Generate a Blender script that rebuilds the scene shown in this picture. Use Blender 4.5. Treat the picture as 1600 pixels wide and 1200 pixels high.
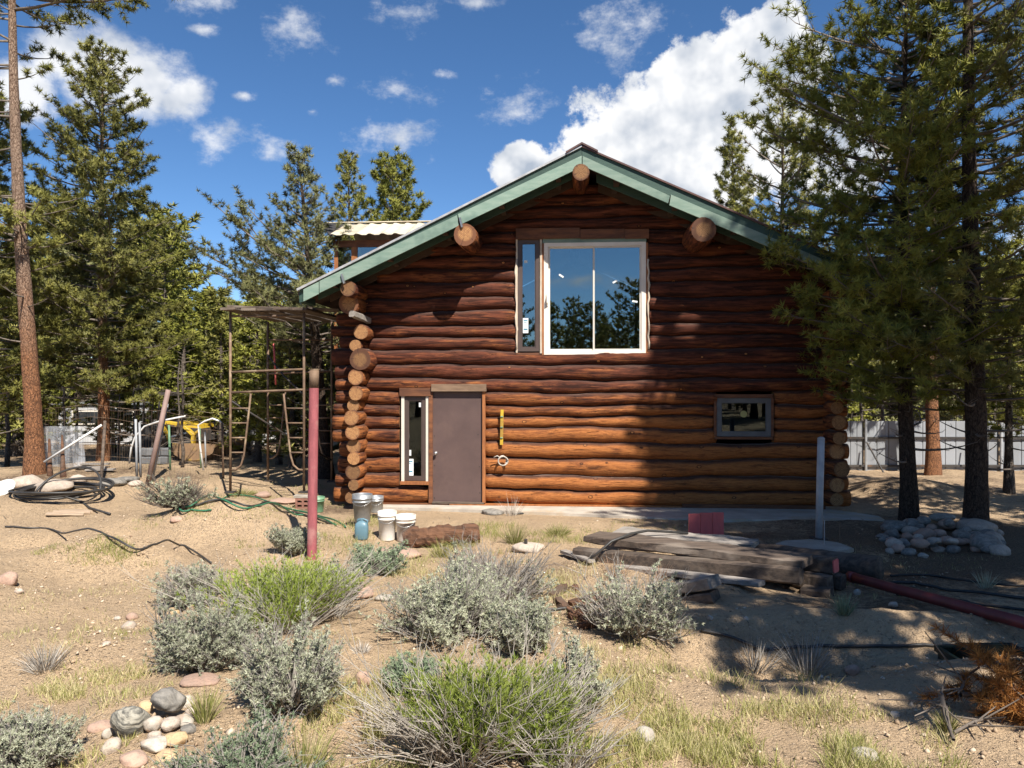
import bpy, math, random
import numpy as np
from mathutils import Vector, Matrix, Quaternion

# ------------------------------------------------------------------ camera, sky, sun, exposure
S = bpy.context.scene
for o in list(bpy.data.objects): bpy.data.objects.remove(o)
COL = S.collection
PI = math.pi
FPX, CX, CY = 1150.0, 800.0, 600.0        # focal length and centre in photo pixels (1600 x 1200)
CAMZ = 2.15
cam = bpy.data.cameras.new('camera'); camo = bpy.data.objects.new('camera', cam); COL.objects.link(camo)
cam.sensor_width = 36.0; cam.lens = 36.0*FPX/1600.0; cam.clip_start = 0.05; cam.clip_end = 3000
camo.location = (0, 0, CAMZ); camo.rotation_euler = (PI/2, 0, 0)
S.camera = camo

SUNV = Vector((0.45, -0.90, 1.22)).normalized()
sun = bpy.data.lights.new('sun', 'SUN'); suno = bpy.data.objects.new('sun', sun); COL.objects.link(suno)
sun.energy = 5.0; sun.angle = math.radians(0.53); sun.color = (1.0, 0.945, 0.86)
suno.rotation_euler = SUNV.to_track_quat('Z', 'Y').to_euler(); suno.location = SUNV*60
S.view_settings.view_transform = 'Standard'; S.view_settings.look = 'None'
S.view_settings.exposure = 0.80; S.view_settings.gamma = 1.0; S.view_settings.use_curve_mapping = False
S.cycles.max_bounces = 6; S.cycles.transparent_max_bounces = 16; S.cycles.diffuse_bounces = 2

W = bpy.data.worlds.new('World'); S.world = W; W.use_nodes = True
W.cycles.sampling_method = 'MANUAL'; W.cycles.sample_map_resolution = 256
SKY_STRENGTH = 0.078
def build_sky():
    nt = W.node_tree; N = nt.nodes; L = nt.links
    for n in list(N): N.remove(n)
    out = N.new('ShaderNodeOutputWorld'); bg = N.new('ShaderNodeBackground'); L.new(bg.outputs[0], out.inputs[0])
    bg.inputs['Strength'].default_value = SKY_STRENGTH
    sky = N.new('ShaderNodeTexSky'); sky.sky_type = 'NISHITA'; sky.sun_disc = False
    sky.sun_elevation = math.asin(SUNV.z); sky.sun_rotation = math.atan2(SUNV.x, SUNV.y)
    sky.altitude = 2800; sky.air_density = 1.0; sky.dust_density = 0.3; sky.ozone_density = 3.0
    hs = N.new('ShaderNodeHueSaturation'); L.new(sky.outputs[0], hs.inputs['Color']); hs.inputs['Saturation'].default_value = 1.16; hs.inputs['Value'].default_value = 1.14
    tc = N.new('ShaderNodeTexCoord')
    def math_(op, a, b=None, c=None, clamp=False):
        n = N.new('ShaderNodeMath'); n.operation = op; n.use_clamp = clamp
        for i, v in enumerate((a, b, c)):
            if v is None: continue
            if isinstance(v, (int, float)): n.inputs[i].default_value = v
            else: L.new(v, n.inputs[i])
        return n.outputs[0]
    def vmath(op, a, b=None):
        n = N.new('ShaderNodeVectorMath'); n.operation = op
        for i, v in enumerate((a, b)):
            if v is None: continue
            if isinstance(v, tuple): n.inputs[i].default_value = v
            else: L.new(v, n.inputs[i])
        return n.outputs['Value'] if op == 'LENGTH' else n.outputs[0]
    def sstep(x, a, b):
        n = N.new('ShaderNodeMapRange'); n.interpolation_type = 'SMOOTHSTEP'
        L.new(x, n.inputs[0]); n.inputs[1].default_value = a; n.inputs[2].default_value = b
        return n.outputs[0]
    sep = N.new('ShaderNodeSeparateXYZ'); L.new(tc.outputs['Generated'], sep.inputs[0])
    x, y, z = sep.outputs
    ym = math_('MAXIMUM', y, 0.02)
    comb = N.new('ShaderNodeCombineXYZ'); L.new(math_('DIVIDE', x, ym), comb.inputs[0]); L.new(math_('DIVIDE', z, ym), comb.inputs[1])
    uv = comb.outputs[0]
    def noise_(vec, scale, detail, rough, off=(0,0,0), dist=0.0):
        v = vmath('ADD', vec, off) if any(off) else vec
        n = N.new('ShaderNodeTexNoise'); L.new(v, n.inputs['Vector']); n.inputs['Scale'].default_value = scale
        n.inputs['Detail'].default_value = detail; n.inputs['Roughness'].default_value = rough; n.inputs['Distortion'].default_value = dist
        return n.outputs['Fac']
    d = tc.outputs['Generated']
    n1 = noise_(d, 11.0, 9, 0.64)
    nA = noise_(d, 9.0, 4, 0.55); nB = noise_(d, 9.0, 4, 0.55, off=(0.014, 0.0, 0.026))
    nw = noise_(vmath('MULTIPLY', d, (1.0, 1.0, 1.5)), 17.0, 6, 0.66)
    big = [(1100,165,170,125),(1010,195,120,90),(1185,95,95,90),(1215,40,55,55),(1000,275,170,80),(1245,95,55,60),
           (1130,250,190,90),(940,225,70,55),(818,262,52,42),(905,262,70,35),(1060,120,90,60),(1290,230,110,90)]
    left = [(150,112,95,75),(85,85,70,75),(225,130,85,60),(285,150,60,38),(40,140,70,70)]
    wisp = [(462,38,75,52),(640,20,75,30),(628,140,60,30),(620,217,80,30),(812,160,62,40),(975,48,78,48),(310,8,70,22),
            (348,212,60,34),(425,238,62,20),(315,46,28,12),(490,174,22,10),(522,125,22,12),(690,116,26,12),(1590,365,60,36),(380,150,22,10),(735,5,60,14)]
    def blobs(lst, kx=1.0):
        acc = None
        for px, py, rx, ry in lst:
            a = vmath('SUBTRACT', uv, ((px-CX)/FPX, (CY-py)/FPX, 0))
            a = vmath('MULTIPLY', a, (FPX/rx, FPX/ry, 0))
            l = math_('SUBTRACT', 1.0, vmath('LENGTH', a))
            acc = l if acc is None else math_('MAXIMUM', acc, l)
        return acc
    front = sstep(y, 0.02, 0.12)
    dB = math_('MULTIPLY_ADD', math_('SUBTRACT', n1, 0.5), 1.9, blobs(big))
    aB = math_('MULTIPLY', sstep(dB, 0.05, 0.24), front)
    dW = math_('MULTIPLY_ADD', math_('SUBTRACT', nw, 0.53), 2.6, math_('MULTIPLY', blobs(wisp), 0.62))
    aW = math_('MULTIPLY', math_('MULTIPLY', sstep(dW, -0.05, 0.95), 0.88), front)
    dL = math_('MULTIPLY_ADD', math_('SUBTRACT', nw, 0.5), 1.5, math_('MULTIPLY_ADD', math_('SUBTRACT', n1, 0.5), 1.1, blobs(left)))
    aL = math_('MULTIPLY', math_('MULTIPLY', sstep(dL, -0.05, 0.62), 0.93), front)
    # the rest of the sky: the same sparse fair-weather clouds
    zz = math_('ADD', math_('MAXIMUM', z, 0.0), 0.25)
    c2 = N.new('ShaderNodeCombineXYZ'); L.new(math_('DIVIDE', x, zz), c2.inputs[0]); L.new(math_('DIVIDE', y, zz), c2.inputs[1])
    n3 = noise_(c2.outputs[0], 1.3, 5, 0.6)
    aR = math_('MULTIPLY', math_('MULTIPLY', sstep(n3, 0.56, 0.72), math_('SUBTRACT', 1.0, front)), sstep(z, 0.02, 0.1))
    alpha = math_('MAXIMUM', math_('MAXIMUM', math_('MAXIMUM', aB, aL), aW), math_('MULTIPLY', aR, 0.9))
    lit = math_('ADD', 0.80, math_('MULTIPLY', math_('SUBTRACT', nA, nB), 4.2))
    lit = math_('SUBTRACT', lit, math_('MULTIPLY', sstep(dB, 0.35, 1.0), 0.42), clamp=True)
    mixc = N.new('ShaderNodeMix'); mixc.data_type = 'RGBA'
    L.new(lit, mixc.inputs[0]); mixc.inputs[6].default_value = (3.5, 4.0, 4.8, 1); mixc.inputs[7].default_value = (7.6, 7.65, 7.75, 1)
    mx = N.new('ShaderNodeMix'); mx.data_type = 'RGBA'; L.new(alpha, mx.inputs[0]); L.new(hs.outputs[0], mx.inputs[6]); L.new(mixc.outputs[2], mx.inputs[7])
    L.new(mx.outputs[2], bg.inputs['Color'])
build_sky()

# ------------------------------------------------------------------ small helpers
rnd = random.Random(7)
def vnoise(x, y, seed=0):
    """smooth 2-D value noise on numpy arrays, 0..1"""
    x = np.asarray(x, float); y = np.asarray(y, float)
    xi = np.floor(x).astype(np.int64); yi = np.floor(y).astype(np.int64); fx = x-xi; fy = y-yi
    fx = fx*fx*(3-2*fx); fy = fy*fy*(3-2*fy)
    def h(a, b):
        n = (a*374761393 + b*668265263 + seed*1274126177) & 0xffffffff
        n = ((n ^ (n >> 13))*1274126177) & 0xffffffff
        return ((n ^ (n >> 16)) & 0xffff)/65535.0
    return (h(xi,yi)*(1-fx)+h(xi+1,yi)*fx)*(1-fy) + (h(xi,yi+1)*(1-fx)+h(xi+1,yi+1)*fx)*fy
def fbm(x, y, seed=0, oct=4, g=0.5):
    s = 0; a = 1; t = 0
    for i in range(oct):
        s = s + a*vnoise(x*2**i, y*2**i, seed+i*17); t += a; a *= g
    return s/t
def sst(a, b, x):
    t = np.clip((np.asarray(x, float)-a)/(b-a), 0, 1); return t*t*(3-2*t)

MOUNDS = [ # x, y, rx, ry, h
    (-4.05, 10.5, 1.15, 0.50, 0.50), (-3.4, 10.0, 0.5, 0.3, 0.12), (-4.7, 8.6, 0.8, 0.42, 0.38), (-6.9, 7.4, 1.5, 1.0, 0.55), (-5.3, 6.6, 0.9, 0.5, 0.22), (-3.6, 5.4, 1.6, 0.5, 0.12), (-2.9, 9.0, 0.7, 0.35, -0.10), (-6.1, 9.6, 1.4, 0.35, -0.12),
    (7.7, 14.2, 1.7, 0.9, 0.30), (2.1, 6.5, 0.8, 0.35, 0.07), (3.4, 6.35, 1.4, 0.25, 0.11), (-1.6, 5.2, 0.8, 1.2, 0.08),
    (2.05, 5.75, 0.85, 0.42, -0.30), (3.4, 5.9, 1.1, 0.4, -0.14), (-1.9, 7.3, 1.0, 0.6, 0.10), (-7.2, 14.6, 2.5, 2.0, 0.15)]
def gz(x, y, rough_on=True):
    x = np.asarray(x, float); y = np.asarray(y, float)
    z = 0.5*(1-sst(-1.5, 9.0, y))
    z = z + 0.42*sst(-4.2, -8.5, x)*sst(6, 13, y)*(1-sst(14.8, 18.5, y))
    far = sst(24, 90, np.hypot(x, y)); z = z + far*1.2*(fbm(x/40, y/40, 5, 3))
    for mx, my, rx, ry, h in MOUNDS:
        z = z + h*np.exp(-((x-mx)/rx)**2-((y-my)/ry)**2)
    near = 1-sst(14, 30, np.hypot(x, y-6))
    inside = sst(11.4, 12.2, y)*sst(-4.2, -3.2, x)*(1-sst(6.2, 7.0, x))*(1-sst(22, 23, y))
    rough = (fbm(x*0.9, y*0.9, 11, 3)-0.5)*0.17 + (fbm(x*3.6, y*3.6, 12, 4, 0.6)-0.5)*0.10
    z = z + near*rough*(1-inside)*(1.0 if rough_on else 0.0)
    return z*(1-inside) + inside*(-0.02)
def gzs(x, y): return float(gz(np.array([x]), np.array([y]))[0])
def P(px, py, d):
    """world point on the ray of photo pixel (px,py) at depth d"""
    return Vector(((px-CX)/FPX*d, d, CAMZ-(py-CY)/FPX*d))
def G(px, py):
    """where that ray meets the ground"""
    ds = np.concatenate([np.arange(2.2, 30, 0.02), np.arange(30, 120, 0.2)])
    X = (px-CX)/FPX*ds; Z = CAMZ-(py-CY)/FPX*ds
    below = np.nonzero(Z <= gz(X, ds))[0]
    i = below[0] if len(below) else len(ds)-1
    return Vector((float(X[i]), float(ds[i]), gzs(X[i], ds[i])))
def GD(px, d):
    X = (px-CX)/FPX*d; return Vector((X, d, gzs(X, d)))

class MB:
    """collects polygons for ONE mesh"""
    def __init__(s): s.v = []; s.f = []; s.mi = []
    def add(s, vs, fs, m=0):
        b = len(s.v); s.v += [tuple(v) for v in vs]; s.f += [tuple(b+i for i in f) for f in fs]; s.mi += [m]*len(fs); return s
    def box(s, x0, x1, y0, y1, z0, z1, m=0):
        return s.add([(x0,y0,z0),(x1,y0,z0),(x1,y1,z0),(x0,y1,z0),(x0,y0,z1),(x1,y0,z1),(x1,y1,z1),(x0,y1,z1)],
              [(0,3,2,1),(4,5,6,7),(0,1,5,4),(1,2,6,5),(2,3,7,6),(3,0,4,7)], m)
    def prism(s, poly, y0, y1, m=0):
        """polygon of (x,z) extruded along y"""
        n = len(poly); vs = [(x, y0, z) for x, z in poly]+[(x, y1, z) for x, z in poly]
        fs = [tuple(range(n)), tuple(range(2*n-1, n-1, -1))]+[((i+1)%n, i, n+i, n+(i+1)%n) for i in range(n)]
        return s.add(vs, fs, m)
    def tube(s, pts, r, n=8, cap=True, m=0, jit=0.0, rg=None):
        pts = [Vector(p) for p in pts]; k = len(pts)
        rs = r if isinstance(r, (list, tuple)) else [r]*k
        vs = []; ref = None
        for i, p in enumerate(pts):
            t = (pts[min(i+1, k-1)]-pts[max(i-1, 0)]).normalized()
            if ref is None:
                ref = t.orthogonal().normalized()
            ref = (ref-t*ref.dot(t)); ref = ref.normalized() if ref.length > 1e-6 else t.orthogonal().normalized()
            b = t.cross(ref)
            for j in range(n):
                a = 2*PI*j/n; rr = rs[i]*(1+(rg.uniform(-jit, jit) if rg else 0))
                vs.append(p+(ref*math.cos(a)+b*math.sin(a))*rr)
        fs = [(i*n+j, i*n+(j+1)%n, (i+1)*n+(j+1)%n, (i+1)*n+j) for i in range(k-1) for j in range(n)]
        if cap: fs += [tuple(range(n-1, -1, -1)), tuple(range((k-1)*n, k*n))]
        return s.add(vs, fs, m)
    def lathe(s, prof, n=20, c=(0,0,0), m=0):
        """profile of (r,z) turned about z"""
        c = Vector(c); vs = []; k = len(prof)
        for r, z in prof:
            for j in range(n): a = 2*PI*j/n; vs.append(c+Vector((r*math.cos(a), r*math.sin(a), z)))
        fs = [(i*n+j, i*n+(j+1)%n, (i+1)*n+(j+1)%n, (i+1)*n+j) for i in range(k-1) for j in range(n)]
        if prof[0][0] > 1e-5: fs.append(tuple(range(n-1, -1, -1)))
        if prof[-1][0] > 1e-5: fs.append(tuple(range((k-1)*n, k*n)))
        return s.add(vs, fs, m)
    def beam(s, p0, p1, w, h, up=(0,0,1), seg=8, jit=0.004, rg=rnd, ch=0.12, m=0, mend=None):
        """sawn timber between two points: chamfered section, slightly uneven"""
        p0 = Vector(p0); p1 = Vector(p1); t = (p1-p0).normalized(); sd = t.cross(Vector(up)).normalized(); u = sd.cross(t)
        c = ch*min(w, h); a, b = w/2, h/2
        sec = [(-a+c,-b),(a-c,-b),(a,-b+c),(a,b-c),(a-c,b),(-a+c,b),(-a,b-c),(-a,-b+c)]; n = 8; vs = []
        for i in range(seg+1):
            p = p0.lerp(p1, i/seg)
            for q, (x, z) in enumerate(sec): vs.append(p+sd*(x+rg.uniform(-jit, jit))+u*(z+rg.uniform(-jit, jit)))
        fs = [(i*n+j, (i+1)*n+j, (i+1)*n+(j+1)%n, i*n+(j+1)%n) for i in range(seg) for j in range(n)]
        s.add(vs, fs, m)
        b0 = len(s.v)-len(vs)
        s.f += [tuple(b0+i for i in range(n)), tuple(b0+seg*n+i for i in range(n-1, -1, -1))]; s.mi += [m if mend is None else mend]*2
        return s
    def mesh(s, name, smooth=False, off=None):
        me = bpy.data.meshes.new(name)
        v = s.v if off is None else [(a-off[0], b-off[1], c-off[2]) for a, b, c in s.v]
        me.from_pydata(v, [], s.f)
        if any(s.mi): me.polygons.foreach_set('material_index', s.mi)
        if smooth: me.polygons.foreach_set('use_smooth', [True]*len(me.polygons))
        me.update(); return me
def np_mesh(name, V, F, tone=None, smooth=False, puff=None):
    V = np.ascontiguousarray(V, np.float32); F = np.ascontiguousarray(F, np.int32); m, k = F.shape
    me = bpy.data.meshes.new(name); me.vertices.add(len(V)); me.vertices.foreach_set('co', V.ravel())
    me.loops.add(m*k); me.loops.foreach_set('vertex_index', F.ravel())
    me.polygons.add(m); me.polygons.foreach_set('loop_start', np.arange(0, m*k, k, dtype=np.int32))
    if smooth: me.polygons.foreach_set('use_smooth', np.ones(m, bool))
    if tone is not None:
        a = me.attributes.new('tone', 'FLOAT', 'POINT'); a.data.foreach_set('value', np.ascontiguousarray(tone, np.float32))
    if puff is not None:
        a = me.attributes.new('puff', 'FLOAT_VECTOR', 'POINT'); a.data.foreach_set('vector', np.ascontiguousarray(puff, np.float32).ravel())
    me.update(calc_edges=True); return me
def link(name, me, mats=None, parent=None, loc=None):
    o = bpy.data.objects.new(name, me); COL.objects.link(o)
    if mats is not None and len(me.materials) == 0:
        for m in (mats if isinstance(mats, (list, tuple)) else [mats]): me.materials.append(m)
    if parent is not None: o.parent = parent
    if loc is not None: o.location = loc
    return o
def tag(o, label, cat, group=None):
    o['label'] = label; o['category'] = cat
    if group: o['group'] = group
    return o
def thing(name, label, cat, loc=(0,0,0), group=None, rz=0):
    o = bpy.data.objects.new(name, None); COL.objects.link(o); o.location = loc; o.rotation_euler = (0, 0, rz); o.empty_display_size = 0.2
    return tag(o, label, cat, group)
def solo(name, mb, mats, label, cat, group=None, smooth=False, loc=None):
    """a thing that is a single mesh, given in world coordinates; its origin goes to loc or its lowest middle point"""
    if loc is None:
        xs = [v[0] for v in mb.v]; ys = [v[1] for v in mb.v]; zs = [v[2] for v in mb.v]
        loc = ((min(xs)+max(xs))/2, (min(ys)+max(ys))/2, min(zs))
    o = link(name, mb.mesh(name, smooth, loc), mats, None, loc)
    return tag(o, label, cat, group)
def part(name, mb, mats, root, smooth=False, world=True):
    """a part given in world coordinates (unrotated root) or, world=False, in the root's own"""
    return link(name, mb.mesh(name, smooth, tuple(root.location) if world else None), mats, root)

# ------------------------------------------------------------------ materials
def newmat(name):
    m = bpy.data.materials.new(name); m.use_nodes = True; nt = m.node_tree
    return m, nt.nodes, nt.links, nt.nodes['Principled BSDF']
class NG:
    """terse node helpers"""
    def __init__(s, m): s.N = m.node_tree.nodes; s.L = m.node_tree.links
    def put(s, sock, v):
        if isinstance(v, bpy.types.NodeSocket): s.L.new(v, sock)
        else: sock.default_value = v
    def math(s, op, a, b=None, c=None, clamp=False):
        n = s.N.new('ShaderNodeMath'); n.operation = op; n.use_clamp = clamp
        for i, v in enumerate((a, b, c)):
            if v is not None: s.put(n.inputs[i], v)
        return n.outputs[0]
    def vmath(s, op, a, b=None):
        n = s.N.new('ShaderNodeVectorMath'); n.operation = op
        for i, v in enumerate((a, b)):
            if v is not None: s.put(n.inputs[i], v)
        return n.outputs['Value'] if op in ('LENGTH', 'DOT_PRODUCT') else n.outputs[0]
    def coord(s, kind='Object'): return s.N.new('ShaderNodeTexCoord').outputs[kind]
    def mapping(s, vec, scale=(1,1,1), loc=(0,0,0)):
        n = s.N.new('ShaderNodeMapping'); s.L.new(vec, n.inputs[0]); n.inputs['Scale'].default_value = scale; n.inputs['Location'].default_value = loc
        return n.outputs[0]
    def noise(s, vec, scale=5, detail=5, rough=0.55, dist=0.0):
        n = s.N.new('ShaderNodeTexNoise'); s.L.new(vec, n.inputs['Vector']); n.inputs['Scale'].default_value = scale
        n.inputs['Detail'].default_value = detail; n.inputs['Roughness'].default_value = rough; n.inputs['Distortion'].default_value = dist
        return n.outputs['Fac']
    def voro(s, vec, scale=5, feature='F1', out='Distance', rand=1.0):
        n = s.N.new('ShaderNodeTexVoronoi'); n.feature = feature; s.L.new(vec, n.inputs['Vector']); n.inputs['Scale'].default_value = scale; n.inputs['Randomness'].default_value = rand
        return n.outputs[out]
    def step(s, x, a, b, lo=0.0, hi=1.0):
        n = s.N.new('ShaderNodeMapRange'); n.interpolation_type = 'SMOOTHSTEP'; s.L.new(x, n.inputs[0])
        n.inputs[1].default_value = a; n.inputs[2].default_value = b; n.inputs[3].default_value = lo; n.inputs[4].default_value = hi
        return n.outputs[0]
    def mix(s, f, a, b, blend='MIX'):
        n = s.N.new('ShaderNodeMix'); n.data_type = 'RGBA'; n.blend_type = blend; s.put(n.inputs[0], f)
        for i, v in ((6, a), (7, b)):
            if isinstance(v, tuple): n.inputs[i].default_value = (v[0], v[1], v[2], 1)
            else: s.L.new(v, n.inputs[i])
        return n.outputs[2]
    def attr(s, name, kind='GEOMETRY'):
        n = s.N.new('ShaderNodeAttribute'); n.attribute_type = kind; n.attribute_name = name; return n.outputs['Fac']
    def rand(s): return s.N.new('ShaderNodeObjectInfo').outputs['Random']
    def bump(s, h, strength=0.3, dist=0.02):
        n = s.N.new('ShaderNodeBump'); s.L.new(h, n.inputs['Height']); n.inputs['Strength'].default_value = strength; n.inputs['Distance'].default_value = dist
        return n.outputs[0]
def surf(name, c1, c2, scale=6, stretch=(1,1,1), rough=0.75, bump=0.25, bdist=0.01, lo=0.3, hi=0.7, c3=None, metal=0.0, fine=40, speck=0.0, detail=6):
    """general worn surface: two colours through stretched noise, an optional third in blotches, fine bump"""
    m, N, L, B = newmat(name); g = NG(m)
    co = g.coord()
    r = N.new('ShaderNodeObjectInfo').outputs['Random']
    cb = N.new('ShaderNodeCombineXYZ'); L.new(g.math('MULTIPLY', r, 37.0), cb.inputs[0]); L.new(g.math('MULTIPLY', r, 91.0), cb.inputs[1]); L.new(g.math('MULTIPLY', r, 53.0), cb.inputs[2])
    co = g.vmath('ADD', co, cb.outputs[0])
    n = g.noise(g.mapping(co, stretch), scale, detail, 0.6)
    c = g.mix(g.step(n, lo, hi), c1, c2)
    if c3 is not None:
        n2 = g.noise(co, scale*0.45, 4, 0.6); c = g.mix(g.step(n2, 0.52, 0.68), c, c3)
    if speck: 
        n4 = g.noise(co, fine*2, 3, 0.7); c = g.mix(g.math('MULTIPLY', g.step(n4, 0.5, 0.7), speck), c, (c1[0]*0.3, c1[1]*0.3, c1[2]*0.3))
    v = g.math('MULTIPLY_ADD', r, 0.3, 0.85)
    hs = N.new('ShaderNodeHueSaturation'); L.new(c, hs.inputs['Color']); L.new(v, hs.inputs['Value'])
    L.new(hs.outputs[0], B.inputs['Base Color'])
    B.inputs['Roughness'].default_value = rough; B.inputs['Metallic'].default_value = metal
    n3 = g.noise(g.mapping(co, stretch), fine, 4, 0.65)
    L.new(g.bump(g.math('ADD', n3, n), bump, bdist), B.inputs['Normal'])
    return m
def leafmat(name, dark, mid, light, trans=0.25, rough=0.6, puff=0.0):
    m, N, L, B = newmat(name); g = NG(m)
    t = g.attr('tone'); c = g.mix(g.step(t, 0.0, 0.5), dark, mid); c = g.mix(g.step(t, 0.5, 1.0), c, light)
    r = g.math('MULTIPLY_ADD', g.rand(), 0.34, 0.83)
    hs = N.new('ShaderNodeHueSaturation'); L.new(c, hs.inputs['Color']); L.new(r, hs.inputs['Value']); c = hs.outputs[0]
    L.new(c, B.inputs['Base Color']); B.inputs['Roughness'].default_value = rough; B.inputs['Specular IOR Level'].default_value = 0.18
    tr = N.new('ShaderNodeBsdfTranslucent'); L.new(c, tr.inputs['Color'])
    mx = N.new('ShaderNodeMixShader'); mx.inputs[0].default_value = trans; L.new(B.outputs[0], mx.inputs[1]); L.new(tr.outputs[0], mx.inputs[2])
    if puff:                                               # needle tufts shade as round tufts rather than as loose flat blades
        at_ = N.new('ShaderNodeAttribute'); at_.attribute_name = 'puff'; vt = N.new('ShaderNodeVectorTransform'); vt.vector_type = 'NORMAL'; vt.convert_from = 'OBJECT'; vt.convert_to = 'WORLD'
        L.new(at_.outputs['Vector'], vt.inputs[0]); gn = N.new('ShaderNodeNewGeometry')
        nn = g.vmath('NORMALIZE', g.vmath('ADD', g.vmath('MULTIPLY', vt.outputs[0], (puff,)*3), g.vmath('MULTIPLY', gn.outputs['Normal'], (1-puff,)*3)))
        L.new(nn, B.inputs['Normal']); L.new(nn, tr.inputs['Normal'])
    out = [n for n in N if n.type == 'OUTPUT_MATERIAL'][0]; L.new(mx.outputs[0], out.inputs[0]); return m
def flat(name, c, rough=0.5, metal=0.0):
    return surf(name, c, tuple(v*0.82 for v in c), scale=9, rough=rough, metal=metal, bump=0.08, bdist=0.004)
def bark(name, c1, c2, c3, plate=9.0, stretch=0.28, top=None):
    m, N, L, B = newmat(name); g = NG(m); co = g.coord()
    wob = N.new('ShaderNodeTexNoise'); L.new(co, wob.inputs['Vector']); wob.inputs['Scale'].default_value = 9; wob.inputs['Detail'].default_value = 3
    cw = g.vmath('ADD', co, g.vmath('MULTIPLY', wob.outputs['Color'], (0.10, 0.10, 0.10))); cs = g.mapping(cw, (1, 1, stretch))
    n0 = g.noise(cs, plate*1.6, 7, 0.75); v = g.voro(cs, plate, 'DISTANCE_TO_EDGE'); v2 = g.voro(cs, plate*2.3, 'DISTANCE_TO_EDGE')
    e = g.step(g.math('ADD', g.math('MINIMUM', v, g.math('MULTIPLY_ADD', v2, 1.0, 0.03)), g.math('MULTIPLY', g.math('SUBTRACT', n0, 0.5), 0.30)), -0.03, 0.13)
    c = g.mix(g.step(n0, 0.36, 0.64), c2, c1)
    if top is not None:
        sp = N.new('ShaderNodeSeparateXYZ'); L.new(co, sp.inputs[0]); big = g.noise(co, 2.0, 3, 0.6)
        c = g.mix(g.math('MULTIPLY', g.step(g.math('ADD', sp.outputs[2], g.math('MULTIPLY', g.math('SUBTRACT', big, 0.5), 3.0)), 1.6, 4.2), 0.85), c, g.mix(n0, top, tuple(v*0.6 for v in top)))  # upper trunk paler: its sunlit look is put into the bark colour
    c = g.mix(e, c3, c); n5 = g.noise(cs, plate*6, 4, 0.7); c = g.mix(g.math('MULTIPLY', g.step(n5, 0.52, 0.7), 0.4), c, c3)
    L.new(c, B.inputs['Base Color']); B.inputs['Roughness'].default_value = 0.9; B.inputs['Specular IOR Level'].default_value = 0.2
    L.new(g.bump(g.math('ADD', g.math('MULTIPLY', e, 0.8), n0), 0.9, 0.02), B.inputs['Normal']); return m

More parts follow.
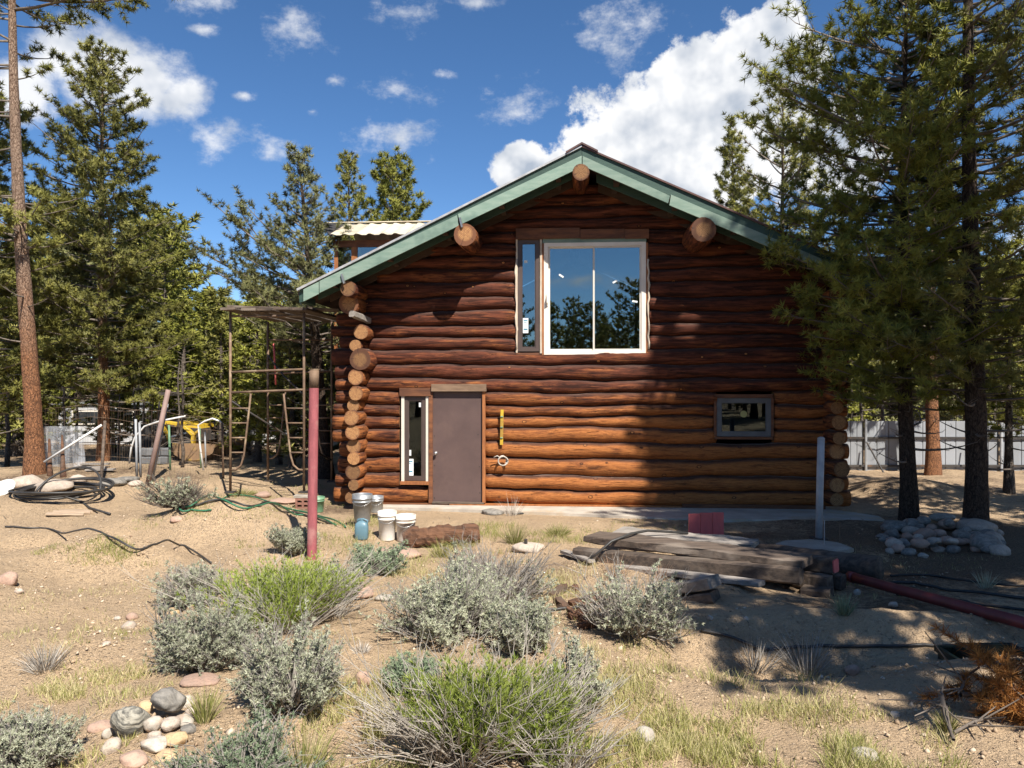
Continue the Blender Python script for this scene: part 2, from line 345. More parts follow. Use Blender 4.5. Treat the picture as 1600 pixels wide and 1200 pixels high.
MAT = {}
def build_materials():
    M = MAT
    # ground: decomposed granite sand, gravel specks, grey-brown needle litter under the trees
    m, N, L, B = newmat('sand_ground'); g = NG(m); co = g.coord()
    n1 = g.noise(co, 0.9, 6, 0.6); n2 = g.noise(co, 7, 6, 0.7); n3 = g.noise(co, 60, 4, 0.7)
    c = g.mix(g.step(n1, 0.35, 0.65), (0.60, 0.43, 0.265), (0.50, 0.36, 0.225))
    c = g.mix(g.math('MULTIPLY', g.step(n2, 0.5, 0.72), 0.55), c, (0.31, 0.22, 0.145))
    c = g.mix(g.math('MULTIPLY', g.step(n3, 0.52, 0.66), 0.5), c, (0.62, 0.47, 0.31))
    peb = None
    for sc_, th, c_lo, c_hi in ((38, 0.72, (0.32, 0.22, 0.14), (0.64, 0.50, 0.36)), (85, 0.55, (0.34, 0.23, 0.14), (0.70, 0.53, 0.36)), (170, 0.5, (0.38, 0.26, 0.155), (0.68, 0.51, 0.33))):
        vc = g.voro(co, sc_, 'F1', 'Color'); vd = g.voro(co, sc_)
        sp = N.new('ShaderNodeSeparateColor'); L.new(vc, sp.inputs[0])
        pb = g.math('MULTIPLY', g.step(sp.outputs[0], th, th+0.04), g.step(vd, 0.45, 0.28))
        c = g.mix(g.math('MULTIPLY', pb, 0.85), c, g.mix(sp.outputs[1], c_lo, c_hi)); peb = pb if peb is None else g.math('MAXIMUM', peb, g.math('MULTIPLY', pb, 0.6))
    lit = g.attr('tone')                                   # litter weight, laid where the pines shed
    ln = g.noise(co, 16, 6, 0.75); lf = g.noise(co, 55, 3, 0.7)
    lm = g.step(g.math('ADD', lit, g.math('ADD', g.math('MULTIPLY', g.math('SUBTRACT', ln, 0.5), 1.3), g.math('MULTIPLY', g.math('SUBTRACT', n1, 0.5), 1.5))), 0.32, 0.8)
    c = g.mix(g.math('MULTIPLY', lm, 0.88), c, g.mix(g.step(lf, 0.4, 0.62), (0.10, 0.068, 0.045), (0.24, 0.16, 0.10)))
    L.new(c, B.inputs['Base Color']); B.inputs['Roughness'].default_value = 0.95; B.inputs['Specular IOR Level'].default_value = 0.15
    h = g.math('ADD', g.math('MULTIPLY', n3, 0.6), g.math('ADD', g.math('MULTIPLY', peb, 0.8), g.math('MULTIPLY', n2, 1.2)))
    L.new(g.bump(h, 0.95, 0.046), B.inputs['Normal']); M['ground'] = m
    # stained logs: wear 0 = dark red-brown stain, 1 = stain gone to golden wood; sawn ends show rings
    def logwood(name, ends):
        m, N, L, B = newmat(name); g = NG(m); co = g.coord(); r = g.rand()
        cb = N.new('ShaderNodeCombineXYZ'); L.new(g.math('MULTIPLY', r, 61.0), cb.inputs[0]); L.new(g.math('MULTIPLY', r, 17.0), cb.inputs[1]); L.new(g.math('MULTIPLY', r, 29.0), cb.inputs[2])
        cr = g.vmath('ADD', co, cb.outputs[0])
        if ends:
            sp = N.new('ShaderNodeSeparateXYZ'); L.new(co, sp.inputs[0])
            cc = N.new('ShaderNodeCombineXYZ'); L.new(sp.outputs[1], cc.inputs[0]); L.new(sp.outputs[2], cc.inputs[1])
            nn = g.noise(cr, 9, 4, 0.6); rad = g.math('ADD', g.vmath('LENGTH', cc.outputs[0]), g.math('MULTIPLY', nn, 0.035))
            ring = g.math('SINE', g.math('MULTIPLY', rad, 300.0)); ang = g.math('ARCTAN2', sp.outputs[2], sp.outputs[1])
            c = g.mix(g.step(ring, -1, 1), (0.22, 0.095, 0.034), (0.50, 0.265, 0.105))
            c = g.mix(g.step(g.noise(cr, 26, 5, 0.7), 0.45, 0.75), c, (0.20, 0.08, 0.03))
            c = g.mix(g.step(rad, 0.105, 0.16), c, (0.16, 0.062, 0.026))
            ck = g.math('ABSOLUTE', g.math('SINE', g.math('ADD', g.math('MULTIPLY', g.math('ADD', ang, g.math('MULTIPLY', nn, 0.8)), 2.5), g.math('MULTIPLY', r, 20.0))))
            c = g.mix(g.math('MULTIPLY', g.step(ck, 0.13, 0.02), g.step(nn, 0.40, 0.54)), c, (0.035, 0.014, 0.008))
            vv = N.new('ShaderNodeHueSaturation'); L.new(c, vv.inputs['Color']); L.new(g.math('MULTIPLY_ADD', g.math('FRACT', g.math('MULTIPLY', r, 7.0)), 0.6, 0.5), vv.inputs['Value']); c = vv.outputs[0]
            L.new(c, B.inputs['Base Color']); B.inputs['Roughness'].default_value = 0.8
            L.new(g.bump(g.noise(cr, 60, 3, 0.6), 0.5, 0.006), B.inputs['Normal']); return m
        st = g.mapping(cr, (0.55, 6.0, 6.0)); gr = g.noise(st, 3.2, 8, 0.68, 0.5); fine = g.noise(g.mapping(cr, (1.2, 26, 26)), 4, 5, 0.7)
        blot = g.noise(g.mapping(cr, (1.0, 2.4, 2.4)), 1.7, 4, 0.6)
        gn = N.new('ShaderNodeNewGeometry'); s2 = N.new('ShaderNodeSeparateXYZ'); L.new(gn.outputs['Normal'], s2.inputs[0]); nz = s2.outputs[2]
        wear = g.attr('wear', 'OBJECT')
        w = g.math('ADD', wear, g.math('ADD', g.math('MULTIPLY', g.math('SUBTRACT', gr, 0.5), 2.1), g.math('MULTIPLY', g.math('SUBTRACT', blot, 0.5), 1.6)))
        dark = g.mix(g.step(gr, 0.34, 0.66), (0.030, 0.0095, 0.0055), (0.165, 0.048, 0.024))
        gold = g.mix(g.step(fine, 0.32, 0.66), (0.17, 0.050, 0.015), (0.52, 0.195, 0.055))
        c = g.mix(g.step(w, 0.05, 0.95), dark, gold)
        c = g.mix(g.math('MULTIPLY', g.step(fine, 0.54, 0.68), 0.7), c, (0.03, 0.011, 0.006))
        # knots
        sp = N.new('ShaderNodeSeparateXYZ'); L.new(cr, sp.inputs[0]); cc = N.new('ShaderNodeCombineXYZ'); L.new(sp.outputs[0], cc.inputs[0]); L.new(g.math('MULTIPLY', sp.outputs[2], 1.6), cc.inputs[1])
        wob = g.noise(cr, 14, 3, 0.6); vd = g.math('ADD', g.voro(cc.outputs[0], 2.4), g.math('MULTIPLY', wob, 0.05))
        c = g.mix(g.math('MULTIPLY', g.step(vd, 0.15, 0.105), 0.85), c, (0.035, 0.013, 0.008))
        c = g.mix(g.step(vd, 0.095, 0.075), c, (0.50, 0.20, 0.06)); c = g.mix(g.step(vd, 0.06, 0.045), c, (0.16, 0.055, 0.02))
        # drying checks along the grain
        ck = g.noise(g.mapping(cr, (0.28, 9, 9)), 2.6, 2, 0.4); cm = g.math('MULTIPLY', g.step(g.math('ABSOLUTE', g.math('SUBTRACT', ck, 0.5)), 0.012, 0.0), g.step(blot, 0.46, 0.6))
        c = g.mix(g.math('MULTIPLY', cm, 0.85), c, (0.018, 0.008, 0.005))
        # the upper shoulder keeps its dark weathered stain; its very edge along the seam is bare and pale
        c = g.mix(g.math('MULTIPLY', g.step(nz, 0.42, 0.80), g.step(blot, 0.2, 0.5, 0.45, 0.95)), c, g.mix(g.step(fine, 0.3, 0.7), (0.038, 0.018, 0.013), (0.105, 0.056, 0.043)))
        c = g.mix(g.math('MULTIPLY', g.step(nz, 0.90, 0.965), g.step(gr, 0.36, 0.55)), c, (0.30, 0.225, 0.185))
        L.new(c, B.inputs['Base Color']); B.inputs['Roughness'].default_value = 0.78; B.inputs['Specular IOR Level'].default_value = 0.22
        h = g.math('ADD', g.math('MULTIPLY', gr, 0.7), g.math('SUBTRACT', g.math('MULTIPLY', fine, 0.5), g.math('MULTIPLY', cm, 1.5)))
        L.new(g.bump(h, 0.9, 0.022), B.inputs['Normal']); return m
    M['log'] = logwood('stained_log', False); M['log_end'] = logwood('sawn_log_end', True)
    M['stainwood'] = surf('stained_trim', (0.20, 0.075, 0.028), (0.095, 0.035, 0.016), 3, (1,6,6), 0.7, 0.4, 0.008)
    M['orangewood'] = surf('orange_trim', (0.40, 0.15, 0.045), (0.24, 0.085, 0.028), 4, (5,5,1), 0.65, 0.3, 0.006)
    M['paletrim'] = surf('pale_trim', (0.62, 0.53, 0.42), (0.45, 0.36, 0.27), 5, (4,4,1), 0.8, 0.2)
    M['green'] = surf('green_fascia', (0.165, 0.25, 0.195), (0.235, 0.315, 0.25), 3, (1,5,5), 0.6, 0.25, 0.006, c3=(0.12, 0.19, 0.15))
    M['darkgreen'] = surf('dark_green_fascia', (0.022, 0.055, 0.043), (0.035, 0.075, 0.055), 4, (1,5,5), 0.6, 0.2)
    M['roof'] = surf('brown_roofing', (0.10, 0.045, 0.035), (0.07, 0.035, 0.03), 5, rough=0.5, bump=0.1)
    M['drip'] = surf('roof_edge_metal', (0.55, 0.54, 0.52), (0.36, 0.35, 0.34), 5, rough=0.45, metal=0.4, bump=0.1)
    M['cream'] = surf('cream_metal', (0.60, 0.53, 0.40), (0.50, 0.44, 0.33), 2, rough=0.55, bump=0.1, c3=(0.42,0.34,0.24))
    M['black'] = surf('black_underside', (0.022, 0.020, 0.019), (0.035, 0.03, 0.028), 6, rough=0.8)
    M['soffit'] = surf('soffit_boards', (0.075, 0.045, 0.03), (0.05, 0.03, 0.02), 3, (1,6,6), 0.85, 0.3)
    M['door'] = surf('brown_steel_door', (0.120, 0.075, 0.066), (0.096, 0.060, 0.054), 3, rough=0.55, bump=0.12, c3=(0.135, 0.085, 0.072))
    M['steel'] = surf('brushed_steel', (0.55, 0.54, 0.52), (0.38, 0.37, 0.36), 9, rough=0.35, metal=0.9, bump=0.05)
    M['brownframe'] = surf('brown_window_frame', (0.085, 0.058, 0.048), (0.065, 0.045, 0.04), 4, rough=0.5, bump=0.06)
    M['whiteframe'] = surf('white_vinyl', (0.78, 0.72, 0.62), (0.70, 0.63, 0.53), 3, rough=0.45, bump=0.05)
    M['greyframe'] = surf('grey_window_frame', (0.13, 0.135, 0.135), (0.09, 0.092, 0.095), 5, rough=0.5, bump=0.06)
    M['concrete'] = surf('concrete', (0.46, 0.41, 0.34), (0.33, 0.29, 0.24), 3, rough=0.9, bump=0.4, c3=(0.40, 0.31, 0.21), speck=0.3)
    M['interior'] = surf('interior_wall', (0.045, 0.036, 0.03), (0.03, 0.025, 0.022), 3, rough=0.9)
    M['paper'] = surf('paper_sticker', (0.78, 0.79, 0.78), (0.72, 0.74, 0.74), 4, rough=0.7, bump=0.03)
    M['ink'] = flat('blue_ink', (0.12, 0.30, 0.40)); M['yellowsticker'] = flat('yellow_sticker', (0.34, 0.32, 0.11))
    M['yellow'] = surf('yellow_paint', (0.62, 0.42, 0.03), (0.50, 0.32, 0.03), 6, rough=0.5, bump=0.1, c3=(0.36, 0.21, 0.04))
    M['rope'] = surf('pale_rope', (0.52, 0.47, 0.40), (0.36, 0.32, 0.27), 30, rough=0.95, bump=0.5)
    # glass: coated panes, mostly clear over a dark room, with the mirror share of a low-e double pane
    for gname, gkey, gadd in (('window_glass','glass',0.17),('plain_window_glass','glass_plain',0.015)):
      m, N, L, B = newmat(gname); g = NG(m)
      tr = N.new('ShaderNodeBsdfTransparent'); tr.inputs[0].default_value = (0.55, 0.62, 0.62, 1)
      gl = N.new('ShaderNodeBsdfGlossy'); gl.inputs['Color'].default_value = (0.78, 0.90, 0.92, 1); gl.inputs['Roughness'].default_value = 0.0
      w = g.noise(g.coord(), 1.3, 2, 0.4); L.new(g.bump(w, 0.05, 0.02), gl.inputs['Normal'])
      fr = N.new('ShaderNodeFresnel'); fr.inputs[0].default_value = 1.5
      f = g.math('ADD', fr.outputs[0], gadd, clamp=True)
      mx = N.new('ShaderNodeMixShader'); L.new(f, mx.inputs[0]); L.new(tr.outputs[0], mx.inputs[1]); L.new(gl.outputs[0], mx.inputs[2])
      L.new(mx.outputs[0], [n for n in N if n.type == 'OUTPUT_MATERIAL'][0].inputs[0]); M[gkey] = m
    # vegetation
    M['pine'] = leafmat('pine_needles', (0.15, 0.155, 0.042), (0.335, 0.325, 0.082), (0.56, 0.51, 0.14), 0.42, 0.5, 0.62)
    M['pine_bright'] = leafmat('young_pine_needles', (0.17, 0.185, 0.036), (0.36, 0.365, 0.070), (0.56, 0.53, 0.12), 0.42, 0.5, 0.62)
    M['pine_grey'] = leafmat('grey_pine_needles', (0.15, 0.16, 0.066), (0.31, 0.31, 0.125), (0.48, 0.46, 0.20), 0.4, 0.55, 0.62)
    M['sage'] = leafmat('sage_leaves', (0.27, 0.285, 0.185), (0.45, 0.465, 0.33), (0.60, 0.60, 0.45), 0.25, 0.8)
    M['sage_blue'] = leafmat('young_sage_leaves', (0.13, 0.18, 0.105), (0.235, 0.295, 0.18), (0.36, 0.41, 0.26), 0.15, 0.8)
    M['rabbit'] = leafmat('rabbitbrush_leaves', (0.12, 0.165, 0.026), (0.235, 0.30, 0.05), (0.38, 0.43, 0.10), 0.3, 0.6)
    M['straw'] = leafmat('dry_stems', (0.22, 0.185, 0.15), (0.42, 0.375, 0.315), (0.64, 0.59, 0.52), 0.1, 0.8)
    M['redstraw'] = leafmat('reddish_dry_stems', (0.20, 0.11, 0.07), (0.33, 0.20, 0.13), (0.46, 0.32, 0.21), 0.1, 0.8)
    M['grass'] = leafmat('meadow_grass', (0.14, 0.165, 0.04), (0.33, 0.33, 0.10), (0.58, 0.50, 0.28), 0.3, 0.6)
    M['deadneedle'] = leafmat('dead_orange_needles', (0.16, 0.065, 0.02), (0.33, 0.135, 0.035), (0.50, 0.24, 0.07), 0.2, 0.7)
    M['twig'] = surf('grey_twigs', (0.20, 0.165, 0.135), (0.11, 0.088, 0.07), 8, rough=0.95, bump=0.3)
    M['stem'] = surf('silver_stems', (0.33, 0.30, 0.265), (0.20, 0.175, 0.15), 10, rough=0.95, bump=0.2)
    M['bark_orange'] = bark('orange_bark', (0.40, 0.185, 0.085), (0.27, 0.125, 0.065), (0.10, 0.05, 0.03), 26, 0.38, (0.46, 0.34, 0.25))
    M['bark_dark'] = bark('dark_bark', (0.115, 0.080, 0.058), (0.07, 0.05, 0.037), (0.022, 0.016, 0.012), 24, 0.3)
    M['bark_grey'] = bark('grey_bark', (0.23, 0.19, 0.155), (0.14, 0.112, 0.09), (0.05, 0.04, 0.032), 26, 0.3)
    # stones and yard things
    M['granite'] = surf('pale_granite', (0.52, 0.43, 0.34), (0.38, 0.31, 0.25), 16, rough=0.9, bump=0.5, bdist=0.015, speck=0.45, fine=45)
    M['greystone'] = surf('grey_stone', (0.28, 0.255, 0.22), (0.13, 0.12, 0.105), 14, (1,3,1), 0.85, 0.45, 0.012, speck=0.35)
    M['banded'] = surf('banded_gneiss', (0.40, 0.37, 0.30), (0.10, 0.095, 0.08), 16, (0.7,0.7,5), 0.85, 0.4, 0.01, lo=0.4, hi=0.6, speck=0.3)
    M['whitestone'] = surf('white_quartz_stone', (0.50, 0.45, 0.38), (0.34, 0.295, 0.24), 20, rough=0.85, bump=0.4, bdist=0.012, speck=0.2, c3=(0.42,0.30,0.21))
    M['pinkstone'] = surf('pink_granite', (0.46, 0.30, 0.22), (0.36, 0.25, 0.19), 20, rough=0.9, bump=0.4, bdist=0.012, speck=0.35)
    M['ochrestone'] = surf('ochre_stone', (0.58, 0.41, 0.22), (0.45, 0.32, 0.19), 20, rough=0.9, bump=0.4, bdist=0.012, speck=0.3)
    M['redpaint'] = surf('faded_red_paint', (0.32, 0.090, 0.098), (0.23, 0.065, 0.072), 6, (3,3,0.8), 0.7, 0.2, 0.005, c3=(0.34, 0.15, 0.14), speck=0.3)
    M['pinkpole'] = surf('pinkish_brown_pole', (0.32, 0.215, 0.18), (0.24, 0.16, 0.135), 5, rough=0.7, bump=0.1)
    M['darkredpaint'] = surf('dark_red_paint', (0.20, 0.035, 0.035), (0.13, 0.024, 0.024), 5, rough=0.45, bump=0.1, c3=(0.15, 0.05, 0.035))
    M['redboard'] = surf('salmon_red_boards', (0.62, 0.13, 0.12), (0.52, 0.11, 0.105), 4, (4,4,1), 0.7, 0.25, 0.006, c3=(0.55, 0.20, 0.16))
    M['rust'] = surf('rusty_pipe', (0.20, 0.125, 0.075), (0.11, 0.07, 0.045), 7, rough=0.75, bump=0.3, c3=(0.34, 0.25, 0.16))
    M['galv'] = surf('galvanised', (0.42, 0.43, 0.43), (0.30, 0.31, 0.315), 8, rough=0.45, metal=0.55, bump=0.1)
    M['greypipe'] = surf('grey_pipe', (0.36, 0.37, 0.38), (0.26, 0.265, 0.27), 6, rough=0.5, bump=0.1)
    M['oldwood'] = surf('weathered_timber', (0.15, 0.108, 0.078), (0.055, 0.040, 0.031), 3, (1,7,7), 0.9, 0.6, 0.012, c3=(0.20, 0.16, 0.125), fine=18)
    M['greywood'] = surf('grey_boards', (0.34, 0.30, 0.26), (0.20, 0.175, 0.15), 3, (1.2,6,6), 0.9, 0.5, 0.008, fine=18)
    M['lintelwood'] = surf('tan_lintel', (0.27, 0.175, 0.11), (0.17, 0.105, 0.065), 3, (1.2,6,6), 0.85, 0.4, 0.006)
    M['palewood'] = surf('pale_boards', (0.46, 0.34, 0.235), (0.34, 0.25, 0.17), 3, (1.2,6,6), 0.85, 0.3, 0.006)
    M['rotwood'] = surf('rotten_log', (0.22, 0.105, 0.055), (0.09, 0.045, 0.026), 2.5, (1,7,7), 0.95, 0.9, 0.03, c3=(0.16, 0.115, 0.085), fine=14)
    M['whiteplastic'] = surf('white_plastic', (0.76, 0.74, 0.69), (0.66, 0.62, 0.55), 4, rough=0.5, bump=0.05, c3=(0.60, 0.52, 0.42))
    M['mudplastic'] = surf('muddy_white_plastic', (0.66, 0.60, 0.52), (0.30, 0.20, 0.13), 3, rough=0.6, bump=0.1, lo=0.45, hi=0.75)
    M['blueplastic'] = surf('blue_plastic', (0.13, 0.23, 0.28), (0.10, 0.19, 0.235), 4, rough=0.4, bump=0.05)
    M['greenplastic'] = surf('green_plastic', (0.16, 0.30, 0.17), (0.12, 0.23, 0.13), 4, rough=0.45, bump=0.05)
    M['darkgreenplastic'] = surf('dark_green_plastic', (0.006, 0.018, 0.015), (0.005, 0.012, 0.011), 4, rough=0.4, bump=0.05)
    M['blackhose'] = surf('black_poly_pipe', (0.022, 0.021, 0.020), (0.05, 0.045, 0.04), 6, rough=0.5, bump=0.06)
    M['greenhose'] = surf('green_hose', (0.03, 0.15, 0.075), (0.025, 0.11, 0.06), 6, rough=0.5, bump=0.06)
    M['whitepipe'] = surf('white_pvc', (0.74, 0.72, 0.68), (0.62, 0.60, 0.56), 5, rough=0.45, bump=0.04)
    M['whitepanel'] = surf('white_sheet_metal', (0.29, 0.30, 0.315), (0.23, 0.24, 0.25), 1.5, rough=0.55, bump=0.08)
    M['siding'] = surf('white_siding', (0.50, 0.50, 0.50), (0.44, 0.44, 0.44), 2, rough=0.6, bump=0.05)
    M['darkglass'] = flat('dark_window', (0.03, 0.035, 0.04), 0.15)
    M['tyre'] = surf('tyre_rubber', (0.022, 0.021, 0.020), (0.045, 0.04, 0.035), 8, rough=0.9, bump=0.3)
    M['darkmetal'] = surf('dark_machine_metal', (0.05, 0.042, 0.036), (0.03, 0.027, 0.025), 6, rough=0.7, bump=0.15, c3=(0.12, 0.07, 0.04))
    M['bucketsteel'] = surf('worn_bucket_steel', (0.28, 0.17, 0.09), (0.20, 0.125, 0.07), 4, rough=0.6, bump=0.2, c3=(0.45, 0.30, 0.06))
    M['block'] = surf('grey_blocks', (0.16, 0.16, 0.16), (0.11, 0.112, 0.115), 4, rough=0.9, bump=0.4)
    M['redbrown'] = surf('red_block', (0.28, 0.13, 0.09), (0.21, 0.10, 0.07), 5, rough=0.9, bump=0.3)
    m, N, L, B = newmat('polythene'); g = NG(m)
    n = g.noise(g.mapping(g.coord(), (1,1,0.4)), 5, 6, 0.7)
    tr = N.new('ShaderNodeBsdfTransparent'); B.inputs['Base Color'].default_value = (0.55, 0.57, 0.60, 1); B.inputs['Roughness'].default_value = 0.3
    mx = N.new('ShaderNodeMixShader'); L.new(g.step(n, 0.3, 0.75, 0.12, 0.6), mx.inputs[0]); L.new(tr.outputs[0], mx.inputs[1]); L.new(B.outputs[0], mx.inputs[2])
    L.new(mx.outputs[0], [q for q in N if q.type == 'OUTPUT_MATERIAL'][0].inputs[0]); M['poly'] = m
build_materials()
# ------------------------------------------------------------------ ground
LITTER = [(6.0, 9.5, 4.5, 3.2, 1.0), (4.2, 7.4, 2.6, 1.3, 0.7), (-8.5, 13.5, 3.5, 2.4, 0.6), (9, 16, 6, 5, 0.5), (-3.0, 13.2, 1.4, 1.5, 0.6),
          (0.9, 8.3, 1.6, 0.9, 0.45), (-0.3, 7.2, 1.4, 0.7, 0.4), (4.5, 4.6, 1.6, 0.6, 0.4), (1.4, 6.9, 1.0, 0.5, 0.5), (-2.4, 4.0, 1.0, 0.6, 0.35), (-3.8, 4.0, 1.0, 0.5, 0.4)]
def litter(x, y):
    w = 0.55*sst(17, 24, np.hypot(x, y))
    for a, b, rx, ry, h in LITTER: w = np.maximum(w, h*np.exp(-((x-a)/rx)**2-((y-b)/ry)**2))
    return w
def build_ground():
    nx, ny = 430, 430
    tx = np.linspace(-1, 1, nx); ty = np.linspace(-1, 1, ny)
    xs = 4.0*np.sinh(5.75*tx); ys = 5.5 + 4.0*np.sinh(5.75*ty)
    X, Y = np.meshgrid(xs, ys); Z = gz(X, Y)
    V = np.stack([X, Y, Z], -1).reshape(-1, 3)
    i = np.arange(nx*ny).reshape(ny, nx)
    F = np.stack([i[:-1,:-1], i[:-1,1:], i[1:,1:], i[1:,:-1]], -1).reshape(-1, 4)
    me = np_mesh('ground', V, F, litter(X, Y).ravel(), True)
    o = link('ground', me, MAT['ground']); o['kind'] = 'structure'
build_ground()

# ------------------------------------------------------------------ the log cabin
TH = math.radians(4.0); CT, ST = math.cos(TH), math.sin(TH); CABY = 13.0
cabin = thing('log_cabin', 'two storey brown log cabin with green gable trim and brown steel door', 'log cabin', (0, CABY, 0), None, -TH)
def F(px, py, yl=0.0):
    """photo pixel to cabin-local (x,z) on the plane y=yl of the facade"""
    u = (px-CX)/FPX; v = (CY-py)/FPX
    dx = u*CT-ST; dy = u*ST+CT; cx = CABY*ST; cy = -CABY*CT
    t = (yl-cy)/dy; return cx+t*dx, CAMZ+t*v
def cpart(name, mb, mats, parent=None, smooth=False): return link(name, mb.mesh(name, smooth), mats, parent or cabin)
def slab(mb, pix, yl, y1, m=0): return mb.prism([F(a, b, yl) for a, b in pix], yl, y1, m)
def pbox(mb, x0, y0, x1, y1, yl, depth, m=0):
    """box whose front face fills the photo rectangle at plane yl, going back by depth"""
    a, zt = F(x0, y0, yl); b, _ = F(x1, y0, yl); _, zb = F((x0+x1)/2, y1, yl)
    return mb.box(a, b, yl, yl+depth, zb, zt, m)

XL, XR = F(563, 600, 0)[0], F(1292, 600, 0)[0]           # corner lines of the front wall
ROOF_Y0, ROOF_Y1 = -0.95, 9.6
apx, apz = F(909, 262, ROOF_Y0); lx, lz = F(474, 469, ROOF_Y0); rx_, rz_ = F(1255, 397, ROOF_Y0)
SL = (apz-lz)/(apx-lx); SR = (F(911, 256, ROOF_Y0)[1]-rz_)/(rx_-apx)
def under(x): return apz-SL*(apx-x) if x < apx else apz-0.02-SR*(x-apx)
_t0, _t1, _t2 = F(464,454,ROOF_Y0), F(909,228,ROOF_Y0), F(1380,431,ROOF_Y0)
def roof_top(x):
    a, b = (_t0, _t1) if x < apx else (_t1, _t2)
    return a[1]+(b[1]-a[1])*(x-a[0])/(b[0]-a[0])
def log_mesh(L, ry, rz, seed, ns=None, n=14, flare=0.0):
    """peeled log along local x: bulging, scalloped, slightly bowed; index 1 = sawn ends"""
    r = random.Random(seed); ns = ns or max(4, int(L*6)); vs = []
    ph = [r.uniform(0, 6.28) for _ in range(6)]; k = [r.uniform(0.7, 1.4), r.uniform(2.0, 3.4), r.uniform(5, 8)]
    for i in range(ns+1):
        x = L*i/ns
        s = 1+0.055*math.sin(k[0]*x+ph[0])+0.045*math.sin(k[1]*x+ph[1])+0.02*math.sin(k[2]*x+ph[2])
        dz = 0.012*math.sin(k[0]*0.8*x+ph[3])+0.005*math.sin(k[1]*1.3*x+ph[4]); dy = 0.010*math.sin(k[1]*0.6*x+ph[5])
        e = 0.93 if i in (0, ns) else 1.0
        for j in range(n):
            a = 2*PI*j/n; q = s*e*(1+0.02*math.sin(3*a+ph[2]+x*1.7)+r.uniform(-0.008, 0.008))
            vs.append((x, dy+ry*q*math.cos(a), dz+rz*q*math.sin(a)))
    fs = [(i*n+j, i*n+(j+1)%n, (i+1)*n+(j+1)%n, (i+1)*n+j) for i in range(ns) for j in range(n)]
    fs = [tuple(reversed(f)) for f in fs]
    fs += [tuple(range(n)), tuple(ns*n+j for j in range(n-1, -1, -1))]
    me = bpy.data.meshes.new('log'); me.from_pydata(vs, [], fs)
    me.polygons.foreach_set('material_index', [0]*(len(fs)-2)+[1, 1]); me.polygons.foreach_set('use_smooth', [True]*(len(fs)-2)+[False]*2)
    me.materials.append(MAT['log']); me.materials.append(MAT['log_end']); me.update(); return me
def wave(i, x):
    p = i*12.9898; q = lambda a: math.sin(p*a+a*7.1)
    am = 0.55+0.5*abs(q(5)); return am*(0.021*math.sin(0.9*x+3*q(1))+0.014*math.sin(2.3*x+3*q(2)))+0.009*math.sin(5.1*x+3*q(3))+0.004*math.sin(11.7*x+3*q(4))
def wall_log_mesh(x0, L, i, ry, seed, n=18):
    r = random.Random(seed); ns = max(4, int(L*11)); vs = []; zc = (CZ[i]+CZ[i+1])/2; ph = [r.uniform(0, 6.28) for _ in range(6)]
    knots = [(r.uniform(0, L), r.uniform(2.2, 4.2), r.uniform(0.010, 0.024)) for _ in range(int(L*1.1)+1)]
    for a in range(ns+1):
        x = L*a/ns; lo = CZ[i]+wave(i, x0+x)+0.002; hi = CZ[i+1]+wave(i+1, x0+x)-0.002; c = (lo+hi)/2-zc; h = (hi-lo)/2+0.006
        yy = ry*(1+0.05*math.sin(1.1*x+ph[0])+0.035*math.sin(3.1*x+ph[1])); e = 0.93 if a in (0, ns) else 1.0
        for j in range(n):
            t = 2*PI*j/n; cy, cz_ = math.cos(t), math.sin(t); cy = math.copysign(abs(cy)**0.9, cy); q = e*(1+r.uniform(-0.014, 0.014)+0.016*math.sin(4*t+ph[2]+x*0.8))
            for kx, kt, kh in knots:
                d2 = ((x-kx)/0.07)**2+((t-kt)/0.35)**2
                if d2 < 6: q += kh/0.12*math.exp(-d2)
            vs.append((x, yy*q*cy, c+h*min(q, 1.06)*cz_))
    fs = [(a*n+(j+1)%n, a*n+j, (a+1)*n+j, (a+1)*n+(j+1)%n) for a in range(ns) for j in range(n)]
    fs = [tuple(reversed(f)) for f in fs]; fs = [tuple(reversed(f)) for f in fs]
    fs += [tuple(range(n)), tuple(ns*n+j for j in range(n-1, -1, -1))]
    me = bpy.data.meshes.new('log'); me.from_pydata(vs, [], fs)
    me.polygons.foreach_set('material_index', [0]*(len(fs)-2)+[1, 1]); me.polygons.foreach_set('use_smooth', [True]*(len(fs)-2)+[False]*2)
    me.materials.append(MAT['log']); me.materials.append(MAT['log_end']); me.update(); return me, zc
def clog(x, y, z, L, ry, rz, seed, wear, axis='x', n=14, ns=None, name='log'):
    o = link(name, log_mesh(L, ry, rz, seed, ns, n), None, cabin, (x, y, z)); o['wear'] = float(wear)
    if axis == 'y': o.rotation_euler = (0, 0, PI/2)
    return o
